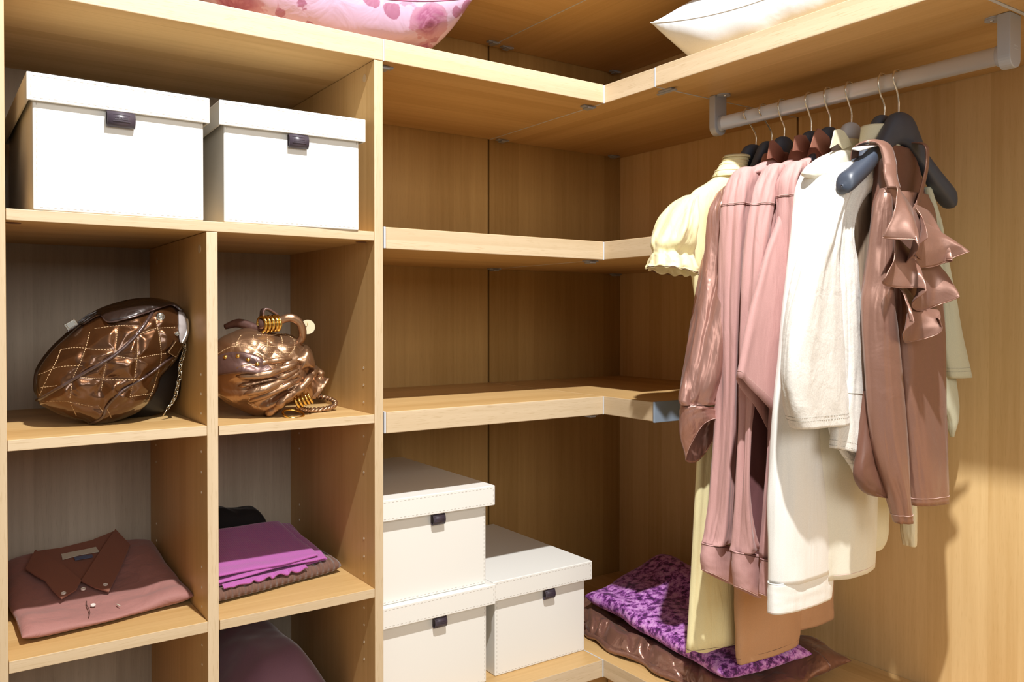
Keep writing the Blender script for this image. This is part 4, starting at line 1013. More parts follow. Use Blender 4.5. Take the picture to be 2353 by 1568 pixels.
BG = {"b1_out": [[-0.6732, 1.1272], [-0.6771, 1.1508], [-0.6762, 1.1769], [-0.6703, 1.1973], [-0.6554, 1.2213], [-0.6387, 1.2417], [-0.6201, 1.2603], [-0.603, 1.2774], [-0.5823, 1.2946], [-0.5648, 1.3072], [-0.54, 1.319], [-0.5038, 1.3301], [-0.4669, 1.3345], [-0.4367, 1.3318], [-0.4137, 1.3239], [-0.3982, 1.3107], [-0.3904, 1.2943], [-0.3876, 1.2738], [-0.3906, 1.2512], [-0.4024, 1.2309], [-0.4122, 1.2087], [-0.4297, 1.1848], [-0.445, 1.1672], [-0.4508, 1.1493], [-0.4603, 1.1296], [-0.4698, 1.1141], [-0.4866, 1.0991], [-0.5087, 1.0887], [-0.5412, 1.0792], [-0.5677, 1.0753], [-0.58, 1.0746], [-0.5938, 1.0849], [-0.6177, 1.0923], [-0.6411, 1.1035], [-0.6577, 1.114], [-0.6683, 1.1212]],
 "b1_back": [[-0.6221, 1.1247], [-0.6044, 1.1826], [-0.5507, 1.2405], [-0.4765, 1.2698], [-0.3988, 1.2586], [-0.381, 1.2162], [-0.3872, 1.1743], [-0.3934, 1.1325], [-0.4094, 1.0999], [-0.4428, 1.0833], [-0.4963, 1.0788], [-0.5516, 1.0806], [-0.5961, 1.0877]],
 "b1_pipe1": [[-0.6763, 1.1321], [-0.6514, 1.1536], [-0.6236, 1.1735], [-0.5868, 1.1972], [-0.5491, 1.2216], [-0.5174, 1.2505], [-0.4959, 1.2753], [-0.4723, 1.3072]],
 "b1_pipe2": [[-0.5844, 1.081], [-0.5663, 1.0962], [-0.5602, 1.1177], [-0.5392, 1.1452], [-0.5126, 1.1632], [-0.48, 1.1822], [-0.4523, 1.2019], [-0.4317, 1.2141]],
 "b1_st": [[[-0.6734, 1.1425], [-0.6604, 1.1812], [-0.6457, 1.2119], [-0.6375, 1.232]], [[-0.6257, 1.1389], [-0.6213, 1.1759], [-0.6096, 1.2052], [-0.5977, 1.2348], [-0.5874, 1.2684]], [[-0.5719, 1.151], [-0.5675, 1.1811], [-0.5639, 1.2094]], [[-0.5474, 1.2299], [-0.5438, 1.2546], [-0.5402, 1.2775]], [[-0.5189, 1.1349], [-0.5134, 1.1732], [-0.5087, 1.2193], [-0.5055, 1.256]], [[-0.4776, 1.1238], [-0.4665, 1.1634], [-0.4598, 1.2102], [-0.4624, 1.2495], [-0.4677, 1.2867]], [[-0.674, 1.1836], [-0.6442, 1.199], [-0.6029, 1.2028]], [[-0.671, 1.1588], [-0.646, 1.164]], [[-0.6374, 1.2329], [-0.6127, 1.237], [-0.5825, 1.2335], [-0.5508, 1.2328]], [[-0.5789, 1.274], [-0.5393, 1.2798], [-0.5022, 1.2782]], [[-0.6114, 1.1801], [-0.5828, 1.1757], [-0.5398, 1.1724], [-0.4901, 1.1718]], [[-0.5483, 1.2194], [-0.5132, 1.2146], [-0.4772, 1.2195], [-0.4477, 1.2217]], [[-0.504, 1.2618], [-0.4696, 1.2731], [-0.4269, 1.2757]], [[-0.6687, 1.1318], [-0.6364, 1.1325], [-0.6166, 1.1281], [-0.5831, 1.1186]], [[-0.6233, 1.1257], [-0.6167, 1.1123], [-0.6102, 1.0988]], [[-0.5746, 1.1209], [-0.5661, 1.1071]], [[-0.5592, 1.1124], [-0.5489, 1.0926]], [[-0.5153, 1.1366], [-0.4957, 1.1375], [-0.4739, 1.1383]]],
 "b1_flap_t": [[-0.6039, 1.2825], [-0.5698, 1.3089], [-0.5437, 1.3205], [-0.51, 1.3315], [-0.4737, 1.3362], [-0.4441, 1.3338], [-0.4196, 1.3255], [-0.4034, 1.3105]],
 "b1_flap_b": [[-0.5972, 1.2815], [-0.5681, 1.3004], [-0.5569, 1.287], [-0.5191, 1.2955], [-0.483, 1.3073], [-0.4553, 1.3172], [-0.4291, 1.3224], [-0.4101, 1.3075]],
 "b1_strap": [[-0.6213, 1.2723], [-0.6063, 1.2816], [-0.591, 1.2947], [-0.5722, 1.3032]],
 "b1_clasp": [[-0.6167, 1.2818]],
 "b1_snap": [[-0.4593, 1.2975], [-0.4263, 1.2623]],
 "b1_lin_l": [[-0.4178, 1.3085], [-0.4217, 1.2805], [-0.4218, 1.2565], [-0.4199, 1.2444]],
 "b1_lin_r": [[-0.4044, 1.3065], [-0.3968, 1.2843], [-0.3959, 1.2601], [-0.4066, 1.2402]],
 "b1_zip": [[-0.4018, 1.2924], [-0.4019, 1.2744], [-0.4067, 1.2584], [-0.4154, 1.2435]],
 "b1_tab": [[-0.4299, 1.249], [-0.4129, 1.2377], [-0.4253, 1.2112], [-0.4468, 1.2236]],
 "b1_chain": [[-0.4012, 1.2417], [-0.4003, 1.2275], [-0.4052, 1.2114], [-0.4101, 1.1933], [-0.4101, 1.1751], [-0.4141, 1.157], [-0.417, 1.143], [-0.4209, 1.1251], [-0.4286, 1.1114], [-0.4363, 1.1018], [-0.4467, 1.0834]],
 "b2_out": [[-0.3483, 1.1919], [-0.3446, 1.2179], [-0.3335, 1.2476], [-0.3095, 1.2614], [-0.2776, 1.2724], [-0.2393, 1.2692], [-0.212, 1.2602], [-0.1841, 1.2589], [-0.164, 1.2508], [-0.1518, 1.2368], [-0.1354, 1.2305], [-0.1251, 1.2143], [-0.1199, 1.1882], [-0.1231, 1.1643], [-0.1169, 1.1441], [-0.1128, 1.1238], [-0.1233, 1.1064], [-0.1522, 1.1001], [-0.1786, 1.0977], [-0.1966, 1.091], [-0.2125, 1.0774], [-0.2438, 1.0742], [-0.2631, 1.0783], [-0.2952, 1.0949], [-0.323, 1.1121], [-0.3431, 1.1357], [-0.3511, 1.1659]],
 "b2_tube": [[-0.2428, 1.0852], [-0.2274, 1.0994], [-0.2158, 1.1158], [-0.1943, 1.128], [-0.1746, 1.1423], [-0.1565, 1.1589], [-0.1404, 1.1699], [-0.1241, 1.1761], [-0.1076, 1.1686], [-0.1046, 1.1567]],
 "b2_lip": [[-0.0964, 1.1561], [-0.1079, 1.1377], [-0.1225, 1.1167], [-0.1348, 1.1095]],
 "b2_handle": [[-0.2114, 1.2896], [-0.1919, 1.2953], [-0.1741, 1.2876], [-0.1633, 1.2692], [-0.1613, 1.2499], [-0.1683, 1.2384], [-0.1803, 1.2271]],
 "b2_rings1": [[-0.2497, 1.2803], [-0.2412, 1.2808], [-0.2326, 1.2816], [-0.224, 1.2821], [-0.2172, 1.2826]],
 "b2_loop": [[-0.2451, 1.2925], [-0.2431, 1.3114], [-0.2335, 1.3143], [-0.2181, 1.3058], [-0.2083, 1.2981]],
 "b2_rings2": [[-0.1806, 1.108], [-0.1727, 1.1104], [-0.1647, 1.1129], [-0.1567, 1.1143], [-0.1496, 1.1163]],
 "b2_ring": [[-0.1902, 1.0894]],
 "b2_braid": [[-0.1753, 1.0953], [-0.1553, 1.0872], [-0.1288, 1.0835], [-0.0934, 1.0843], [-0.0723, 1.0879], [-0.067, 1.0966], [-0.0829, 1.1056], [-0.1101, 1.1111]],
 "b2_studs": [[-0.332, 1.2114], [-0.312, 1.2134], [-0.2936, 1.2066], [-0.2769, 1.1967], [-0.3464, 1.1924]],
 "b2_disc": [[-0.1308, 1.274]],
 "b2_st": [[[-0.3441, 1.2159], [-0.3225, 1.2329], [-0.2913, 1.235], [-0.2577, 1.2353], [-0.2195, 1.2307], [-0.1804, 1.2308]], [[-0.2652, 1.2588], [-0.231, 1.2565], [-0.2, 1.259], [-0.1804, 1.2501]], [[-0.3134, 1.2336], [-0.306, 1.2464], [-0.295, 1.2592]], [[-0.2914, 1.222], [-0.2821, 1.2404], [-0.2727, 1.2589]], [[-0.2635, 1.2063], [-0.254, 1.2286], [-0.2425, 1.2548]], [[-0.2312, 1.2072], [-0.2195, 1.2278], [-0.2039, 1.2581]], [[-0.2914, 1.222], [-0.2578, 1.2212], [-0.2196, 1.2183], [-0.1903, 1.2195]], [[-0.2041, 1.2122], [-0.1883, 1.2272], [-0.1784, 1.2462]], [[-0.288, 1.1232], [-0.2844, 1.1099], [-0.2582, 1.098]]],
 "b2_seam": [[-0.3477, 1.2069], [-0.3315, 1.2193], [-0.3079, 1.2224], [-0.2803, 1.2161], [-0.2616, 1.2025]],
 "b2_gath": [[[-0.3241, 1.1862], [-0.2782, 1.1958], [-0.229, 1.2036], [-0.198, 1.2046]], [[-0.3169, 1.1712], [-0.2689, 1.173], [-0.2214, 1.1844], [-0.1843, 1.1965]], [[-0.3097, 1.1488], [-0.2671, 1.1561], [-0.2214, 1.1673], [-0.1824, 1.1811]], [[-0.3006, 1.1317], [-0.2596, 1.1445], [-0.2176, 1.1577], [-0.1804, 1.1734]], [[-0.2896, 1.1144], [-0.2502, 1.1309], [-0.2118, 1.1479], [-0.1804, 1.1618]]],
 "b2_knot": [[-0.1978, 1.2048], [-0.1841, 1.2121], [-0.1583, 1.2268], [-0.1442, 1.211], [-0.1392, 1.1837], [-0.1604, 1.1806], [-0.1803, 1.1736], [-0.1812, 1.1928]],
 "sh_L": [[-0.6596, -0.141, 0.7674], [-0.6846, -0.2214, 0.7494], [-0.6684, -0.2571, 0.7414], [-0.6539, -0.2849, 0.7352], [-0.6434, -0.3323, 0.7246], [-0.6325, -0.3692, 0.7163], [-0.6023, -0.3436, 0.722], [-0.5883, -0.3094, 0.7297], [-0.6104, -0.2391, 0.7454], [-0.6365, -0.184, 0.7578]],
 "sh_R": [[-0.4863, -0.0912, 0.7786], [-0.4692, -0.182, 0.7582], [-0.507, -0.284, 0.7354], [-0.5446, -0.3733, 0.7154], [-0.5672, -0.3483, 0.721], [-0.5884, -0.3102, 0.7295], [-0.5589, -0.246, 0.7439], [-0.5254, -0.1728, 0.7603]],
 "sh_N": [[-0.6585, -0.1283, 0.7643], [-0.6063, -0.1287, 0.7642], [-0.5404, -0.1119, 0.7679], [-0.4842, -0.0782, 0.7755], [-0.5235, -0.1603, 0.7571], [-0.5573, -0.2339, 0.7406], [-0.587, -0.2985, 0.7261], [-0.6091, -0.227, 0.7421], [-0.6353, -0.1716, 0.7546]],
 "sh_lab": [[-0.6104, -0.1666, 0.7597], [-0.5683, -0.1612, 0.7609], [-0.538, -0.1562, 0.762], [-0.5348, -0.1817, 0.7563], [-0.5754, -0.1841, 0.7558], [-0.611, -0.1938, 0.7536]],
 "sh_lab2": [[-0.588, -0.1939, 0.7556], [-0.5516, -0.1933, 0.7557], [-0.5514, -0.207, 0.7526], [-0.5877, -0.2088, 0.7522]],
 "sh_btn": [[-0.6264, -0.3518, 0.7242], [-0.5894, -0.3479, 0.7251], [-0.5466, -0.3456, 0.7256], [-0.5804, -0.4178, 0.7094]],
 "sh_plk": [[-0.5884, -0.3396, 0.7139], [-0.5913, -0.3724, 0.7066], [-0.5909, -0.4095, 0.6983], [-0.5922, -0.4601, 0.6869], [-0.5957, -0.4926, 0.6797]],
 "vel_sil": [[0.741, -0.4, 0.47], [0.952, -0.36, 0.5], [1.219, -0.36, 0.512]]}

# ------------------------------------------------------------------ soft goods on the shelves
def sm(a, b, x):
    t = max(0.0, min(1.0, (x - a) / (b - a)))
    return t * t * (3 - 2 * t)


def slab(name, corners, zb, th, mat, parent=None, nu=70, nv=60, p=10, wr=.004, ws=14.0, seed=0, edge=.008, fn=None):
    """folded cloth: quad footprint (front-left, front-right, back-right, back-left), rounded folds at the rim.
    zb(x,y), th(x,y): underside height and thickness; fn(u,v,x,y) adds to the top"""
    A, B_, C_, D_ = [Vector((c[0], c[1], 0)) for c in corners]

    def rm(i, n):
        return .5 - .5 * math.cos(PI * i / n) if True else i / n
    V, idx = [], {}
    for side in (1, -1):
        for j in range(nv + 1):
            for i in range(nu + 1):
                rim = i in (0, nu) or j in (0, nv)
                if side < 0 and rim:
                    idx[(side, i, j)] = idx[(1, i, j)]
                    continue
                u = .55 * rm(i, nu) + .45 * i / nu; v = .55 * rm(j, nv) + .45 * j / nv
                P = (A * (1 - u) + B_ * u) * (1 - v) + (D_ * (1 - u) + C_ * u) * v
                a, b = 2 * u - 1, 2 * v - 1
                e = math.sqrt(max(0, 1 - abs(a) ** p)) * math.sqrt(max(0, 1 - abs(b) ** p))
                wob = noise.noise(Vector((P.x * 9 + seed, P.y * 9, seed * 1.7))) * edge
                P.x += wob * (a if abs(a) > .6 else 0); P.y += wob * (b if abs(b) > .6 else 0)
                z0, t = zb(P.x, P.y), th(P.x, P.y)
                if side > 0:
                    w = noise.noise(Vector((P.x * ws, P.y * ws, seed))) * wr + noise.noise(Vector((P.x * ws * 2.7, P.y * ws * 2.7, seed + 9))) * wr * .4
                    P.z = z0 + t * (.5 + .5 * e) + w * e + (fn(u, v, P.x, P.y) * e if fn else 0)
                else:
                    P.z = z0 + t * (.5 - .5 * e)
                idx[(side, i, j)] = len(V); V.append(P)
    F = []
    for j in range(nv):
        for i in range(nu):
            q = [idx[(1, i, j)], idx[(1, i + 1, j)], idx[(1, i + 1, j + 1)], idx[(1, i, j + 1)]]
            F.append(tuple(q))
            q = [idx[(-1, i, j)], idx[(-1, i, j + 1)], idx[(-1, i + 1, j + 1)], idx[(-1, i + 1, j)]]
            if len(set(q)) >= 3:
                F.append(tuple(dict.fromkeys(q)))
    return obj(name, V, F, mat, parent, smooth=True)


# --- folded brown shirt
M['shirt'] = fabric('red_brown_shirt_cotton', (0.335, 0.155, 0.135), 0.7, 0.3, 0.15, (18, .5, .012))
M['label'] = plain('beige_neck_label', (0.55, 0.50, 0.40), 0.8)
M['label_d'] = plain('navy_woven_label', (0.10, 0.12, 0.20), 0.8)
M['pearl'] = plain('clear_pearl_button', (0.75, 0.68, 0.62), 0.2, coat=.6)
ZSH = 0.683


def shirt_top(x, y):
    return max(.024, min(.105, (.787 + .224 * y) - ZSH)) + (.016 * sm(-.50, -.42, x) + .008 * sm(-.66, -.72, x)) * sm(-.10, -.30, y)


fs = thing('folded_shirt', 'folded red-brown button-down shirt with collar and neck label, in the cube cabinet', 'shirt', (-.56, -.32, ZSH))
slab('folded_body', [(-.712, -.503), (-.398, -.452), (-.400, -.085), (-.731, -.085)], lambda x, y: ZSH + .0008, shirt_top, M['shirt'], fs, 110, 100, p=9, wr=.004, ws=10, seed=3, edge=.010,
     fn=lambda u, v, x, y: .004 * math.sin(9 * u + 3 * math.sin(4 * v)) * (1 - v) + .004 * math.exp(-((v - .18) / .05) ** 2) * math.sin(5 * u + 1))
obj('neck_stand', *join([([Vector(p) for p in BG['sh_N']], [tuple(range(len(BG['sh_N'])))])]), M['collar_shade'], fs, solid=.002)
for k in ('sh_L', 'sh_R'):
    o = poly_sheet('collar_leaf', BG[k], M['collar_shade'], fs, .003, lift=.003)
obj('neck_label', *join([([Vector(p) for p in BG['sh_lab']], [tuple(range(6))])]), M['label'], fs, solid=.001)
lb = obj('size_label', *join([([Vector(p) for p in BG['sh_lab2']], [(0, 1, 2, 3)])]), M['label_d'], fs, solid=.001)
for p in BG['sh_btn']:
    p = Vector(p)
    if p is not None:
        c = p
        V, F = join([cyl(c, c + Vector((0, -.0004, .0018)), .0048, .0044, 20), torus(c + Vector((0, -.0004, .0018)), (0, -.2, 1), .0042, .0007, 20, 6)])
        obj('button', V, F, M['pearl'], fs)

pk = [Vector((p[0], y_, ZSH + shirt_top(p[0], y_) + .0035)) for p, y_ in zip(BG['sh_plk'], (-.385, -.41, -.435, -.46, -.478))]
obj('placket_seam', *sweep(pk, .0009, 6, 4), M['seam'], fs)
obj('buttonhole', *sweep([(-.540, -.440, ZSH + .0275), (-.536, -.452, ZSH + .0268)], .0012, 6, 2), M['label'], fs)
# --- magenta sweater on a brown knit
def knit(name, col, rib=330.0, ax='X', dist=.0016):
    m = fabric(name, col, 0.9, 0.15, 0.35, (18, .2, .004))
    nt = m.node_tree; L = nt.links; b = nt.nodes['Principled BSDF']
    tc = N(nt, 'ShaderNodeTexCoord'); sp = N(nt, 'ShaderNodeSeparateXYZ'); L.new(tc.outputs['Object'], sp.inputs[0])
    mu = N(nt, 'ShaderNodeMath', operation='MULTIPLY'); L.new(sp.outputs[ax], mu.inputs[0]); mu.inputs[1].default_value = rib
    sn = N(nt, 'ShaderNodeMath', operation='SINE'); L.new(mu.outputs[0], sn.inputs[0])
    bp = N(nt, 'ShaderNodeBump', Strength=.6, Distance=dist); L.new(sn.outputs[0], bp.inputs['Height'])
    old = b.inputs['Normal'].links[0].from_socket
    L.new(old, bp.inputs['Normal']); L.new(bp.outputs['Normal'], b.inputs['Normal'])
    return m


M['magenta'] = knit('magenta_fine_knit', (0.42, 0.115, 0.36), 1500.0, 'X', .0005)
M['brownknit'] = knit('dark_brown_rib_knit', (0.165, 0.088, 0.064), 420.0, 'X', .004)
M['blackcloth'] = fabric('black_cloth', (0.012, 0.010, 0.010), 0.85, 0.2, 0.1)
M['mauve'] = fabric('dusky_mauve_fleece', (0.20, 0.105, 0.145), 0.95, 0.1, 0.4, (9, .2, .006))
ZK = .6807
kn = slab('folded_knit', [(-.363, -.485), (-.042, -.418), (-.045, -.10), (-.366, -.11)], lambda x, y: ZK + .0006, lambda x, y: .030 + .006 * sm(-.12, -.05, x), M['brownknit'], None, 90, 60, p=14, wr=.002, ws=16, seed=5, edge=.004,
          fn=lambda u, v, x, y: .0022 * math.sin(x * 250))
tag(kn, 'dark brown ribbed knit folded flat under the magenta sweater', 'sweater')
ms = thing('folded_sweater', 'folded magenta sweater lying on the brown ribbed knit', 'sweater', (-.21, -.30, ZK + .03))
for k, (c, z, t, s) in enumerate((([(-.352, -.452), (-.072, -.398), (-.080, -.16), (-.360, -.15)], .0285, .0095, 21),
                                  ([(-.362, -.462), (-.078, -.412), (-.088, -.17), (-.366, -.16)], .0375, .0095, 24),
                                  ([(-.362, -.455), (-.098, -.412), (-.112, -.18), (-.366, -.17)], .0465, .011, 29))):
    slab('fold', c, (lambda z: lambda x, y: ZK + z + .155 * max(0, y + .40) + .003 * math.sin(x * 17 + z * 300) * sm(-.35, -.47, y))(z), (lambda t: lambda x, y: t)(t), M['magenta'], ms, 90, 50, p=16, wr=.002, ws=11, seed=s, edge=.010)
# gathered hem peeping out in front
V, F = [], []
for j in range(61):
    t = j / 60
    for i in range(7):
        s = i / 6
        x = -.335 + .20 * t
        V.append((x + .004 * math.sin(9 * t * PI) * s, -.460 + .036 * t - .014 * s, ZK + .037 - .005 * s + .004 * math.sin(13 * t * PI) * s * (1 if t > .3 else .3)))
for j in range(60):
    for i in range(6):
        F.append((j * 7 + i, j * 7 + i + 1, (j + 1) * 7 + i + 1, (j + 1) * 7 + i))
obj('hem', V, F, M['magenta'], ms, smooth=True, solid=.004)
bk = slab('black_garment', [(-.345, -.150), (-.130, -.150), (-.130, -.045), (-.345, -.045)], lambda x, y: ZK + .036, lambda x, y: .085 + .02 * noise.noise(Vector((x * 12, 0, 3))), M['blackcloth'], None, 40, 24, p=4, wr=.012, ws=14, seed=8)
tag(bk, 'small black garment lying behind the magenta sweater', 'clothing')
mv = slab('folded_fleece', [(-.362, -.47), (-.045, -.46), (-.045, -.06), (-.362, -.06)], lambda x, y: .3016, lambda x, y: .215 - .9 * (x + .19) ** 2 - .10 * sm(-.15, -.03, x) - .07 * sm(-.22, -.37, x), M['mauve'], None, 60, 60, p=5, wr=.010, ws=7, seed=31)
tag(mv, 'dusky mauve fleece bundled in the lowest visible cube', 'clothing')

# --- pillows
def petal_mat():
    """pale pink satin printed with blotted flowers and loose petals"""
    m, nt, b = nodemat('pink_floral_satin')
    L = nt.links
    tc = N(nt, 'ShaderNodeTexCoord')
    nz = N(nt, 'ShaderNodeTexNoise', Scale=17.0, Detail=5.0, Distortion=.5); L.new(tc.outputs['Object'], nz.inputs['Vector'])

    def blots(scale, edge, amp, offs):
        mp = N(nt, 'ShaderNodeMapping'); mp.inputs['Location'].default_value = offs
        L.new(tc.outputs['Object'], mp.inputs['Vector'])
        vo = N(nt, 'ShaderNodeTexVoronoi', Scale=scale); L.new(mp.outputs[0], vo.inputs['Vector'])
        md = N(nt, 'ShaderNodeMath', operation='MULTIPLY_ADD'); L.new(nz.outputs['Fac'], md.inputs[0]); md.inputs[1].default_value = amp
        L.new(vo.outputs['Distance'], md.inputs[2])
        r = N(nt, 'ShaderNodeMapRange'); L.new(md.outputs[0], r.inputs['Value'])
        r.inputs['From Min'].default_value = edge; r.inputs['From Max'].default_value = edge - .03
        return r.outputs[0], md.outputs[0], vo
    f1, d1, v1 = blots(7.5, .89, .95, (.31, .2, .05))
    f2, d2, v2 = blots(17.0, .70, .75, (.05, .4, .2))
    cr = N(nt, 'ShaderNodeValToRGB'); e = cr.color_ramp.elements
    e[0].position = .42; e[0].color = (.13, .022, .050, 1)
    e[1].position = .80; e[1].color = (.42, .20, .29, 1)
    x = e.new(.54); x.color = (.27, .070, .140, 1)
    x = e.new(.62); x.color = (.40, .16, .27, 1)
    x = e.new(.66); x.color = (.30, .085, .175, 1)
    L.new(d1, cr.inputs['Fac'])
    m1 = N(nt, 'ShaderNodeMix', data_type='RGBA'); m1.inputs[6].default_value = (.50, .34, .47, 1); m1.inputs[7].default_value = (.32, .12, .20, 1)
    L.new(f2, m1.inputs['Factor'])
    m2 = N(nt, 'ShaderNodeMix', data_type='RGBA'); L.new(m1.outputs[2], m2.inputs[6]); L.new(cr.outputs['Color'], m2.inputs[7]); L.new(f1, m2.inputs['Factor'])
    L.new(m2.outputs[2], b.inputs['Base Color'])
    b.inputs['Roughness'].default_value = .36; b.inputs['Specular IOR Level'].default_value = .6
    n3 = N(nt, 'ShaderNodeTexNoise', Scale=16.0, Detail=3.0, Distortion=.8); L.new(tc.outputs['Object'], n3.inputs['Vector'])
    bp = N(nt, 'ShaderNodeBump', Strength=.35, Distance=.012); L.new(n3.outputs['Fac'], bp.inputs['Height']); L.new(bp.outputs['Normal'], b.inputs['Normal'])
    return m


M['floral'] = petal_mat()
M['whitesatin'] = fabric('white_satin', (0.74, 0.80, 0.86), 0.30, 0.7, 0.05, (9, .35, .012))
M['seam_p'] = plain('dark_pink_thread', (0.25, 0.06, 0.12), 0.8)


def pillow(name, label, c, hx, hy, H, mat, rz, seed, tip=.03, seammat=None):
    t = thing(name, label, 'cushion' if 'floral' in label else 'pillow', c, rz)
    n = 56
    V, F, idx = [], [], {}
    for side in (1, -1):
        for j in range(n + 1):
            for i in range(n + 1):
                rim = i in (0, n) or j in (0, n)
                if side < 0 and rim:
                    idx[(side, i, j)] = idx[(1, i, j)]; continue
                a = math.sin((i / n - .5) * PI); b = math.sin((j / n - .5) * PI)
                k = 1 - .11 * (1 - a * a) * abs(b) ** 3; k2 = 1 - .11 * (1 - b * b) * abs(a) ** 3
                x = a * hx * k2; y = b * hy * k
                e = max(0.0, (1 - a ** 4) * (1 - b ** 4)) ** .55
                z = H + side * H * e * (1.0) + tip * (abs(a * b) ** 2.2)
                z += noise.noise(Vector((a * 2.6 + seed, b * 2.6, side))) * .016 * e ** .5
                z += .006 * math.sin(16 * math.atan2(b, a) + seed) * (max(abs(a), abs(b)) ** 6) * e ** .3
                if side < 0: z = max(z, .0006)
                idx[(side, i, j)] = len(V); V.append(Vector((x, y, z)))
    for j in range(n):
        for i in range(n):
            F.append((idx[(1, i, j)], idx[(1, i + 1, j)], idx[(1, i + 1, j + 1)], idx[(1, i, j + 1)]))
            F.append((idx[(-1, i, j)], idx[(-1, i, j + 1)], idx[(-1, i + 1, j + 1)], idx[(-1, i + 1, j)]))
    obj('cover', V, F, mat, t, local=True, smooth=True)
    rim = [V[idx[(1, i, 0)]] for i in range(n)] + [V[idx[(1, n, j)]] for j in range(n)] + [V[idx[(1, n - i, n)]] for i in range(n)] + [V[idx[(1, 0, n - j)]] for j in range(n)]
    obj('edge_seam', *sweep(rim, .0016, 5, 1, closed=True), seammat or mat, t, local=True, smooth=True)
    return t


pillow('floral_cushion', 'pink floral satin cushion on the top shelf above the cube cabinet', (-.075, -.315, ZT1), .325, .245, .098, M['floral'], math.radians(-3), 2.0, .045, M['seam_p'])
pillow('satin_pillow', 'glossy white satin pillow on the top shelf above the hanging rail', (.930, -1.045, ZT1), .225, .345, .100, M['whitesatin'], math.radians(2), 7.0, .035)

# --- velvet throw on crumpled brown satin
def velvet():
    m, nt, b = nodemat('purple_crushed_velvet')
    L = nt.links
    tc = N(nt, 'ShaderNodeTexCoord')
    n1 = N(nt, 'ShaderNodeTexNoise', Scale=52.0, Detail=8.0, Roughness=.70, Distortion=.15); L.new(tc.outputs['Object'], n1.inputs['Vector'])
    cr = N(nt, 'ShaderNodeValToRGB'); e = cr.color_ramp.elements
    e[0].position = .40; e[0].color = (.060, .007, .075, 1)
    e[1].position = .62; e[1].color = (.78, .42, .80, 1)
    x = e.new(.46); x.color = (.20, .030, .24, 1)
    x = e.new(.51); x.color = (.55, .19, .60, 1)
    L.new(n1.outputs['Fac'], cr.inputs['Fac']); L.new(cr.outputs['Color'], b.inputs['Base Color'])
    b.inputs['Roughness'].default_value = .62; b.inputs['Sheen Weight'].default_value = .6; b.inputs['Sheen Roughness'].default_value = .3
    b.inputs['Sheen Tint'].default_value = (.9, .6, 1, 1)
    bp = N(nt, 'ShaderNodeBump', Strength=.5, Distance=.006); L.new(n1.outputs['Fac'], bp.inputs['Height']); L.new(bp.outputs['Normal'], b.inputs['Normal'])
    return m


M['velvet'] = velvet()
M['chocsatin'] = fabric('chocolate_satin', (0.27, 0.130, 0.090), 0.28, 0.9, 0.1, (15, .7, .016), metal=.45)
ct = thing('satin_cloth', 'crumpled chocolate brown satin cloth on the lowest shelf beneath the purple velvet', 'cloth', (.9, -.62, ZV1))
slab('folded_cloth', [(.690, -.985), (1.125, -1.025), (1.16, -.14), (.785, -.262)], lambda x, y: ZV1 + .0012,
     lambda x, y: .046 + .034 * sm(.93, 1.05, x) * sm(-.75, -.92, y), M['chocsatin'], ct, 150, 150, p=7, wr=.013, ws=10, seed=14, edge=.030,
     fn=lambda u, v, x, y: .009 * math.sin(34 * (x - .6) + 5 * math.sin(9 * y)) * (1 - u) ** 1.5 + .006 * math.sin(26 * y + 2) * (1 - u) ** 3)
hp_ = [(.845, -.245, .366), (.765, -.355, .368), (.722, -.425, .367), (.716, -.475, .372), (.702, -.545, .368), (.704, -.605, .374), (.722, -.660, .366), (.703, -.730, .372), (.716, -.800, .367), (.698, -.865, .371), (.706, -.940, .367), (.690, -1.0, .368)]
obj('hem', *sweep(hp_, [.006, .008, .009, .007, .0095, .008, .0075, .010, .008, .0095, .008, .007], 12, 10), M['chocsatin'], ct, smooth=True)
V, F = [], []
for i in range(121):
    a = Vector(crom([Vector(q) for q in hp_], i / 120))
    for j in range(9):
        s_ = j / 8
        V.append(a + Vector((.055 * s_, .012 * s_, .004 + .034 * s_ ** .7 + .013 * math.sin(i * .42 + 3 * s_ + 2 * math.sin(i * .21)) * math.sin(PI * s_))))
for i in range(120):
    for j in range(8):
        q = i * 9 + j
        F.append((q, q + 1, q + 10, q + 9))
obj('skirt', V, F, M['chocsatin'], ct, smooth=True, solid=.002)
vl = slab('velvet_throw', [(.708, -.952), (1.00, -.995), (1.16, -.31), (.792, -.338)],
          lambda x, y: ZV1 + .054 + .050 * sm(.84, 1.10, x) * sm(-.75, -.45, y), lambda x, y: .050 + .010 * sm(-.8, -.5, y), M['velvet'], None, 110, 110, p=9, wr=.009, ws=7, seed=19, edge=.012,
          fn=lambda u, v, x, y: .006 * math.sin(14 * u + 3))
tag(vl, 'purple crushed velvet throw folded on the lowest shelf below the hanging clothes', 'throw')


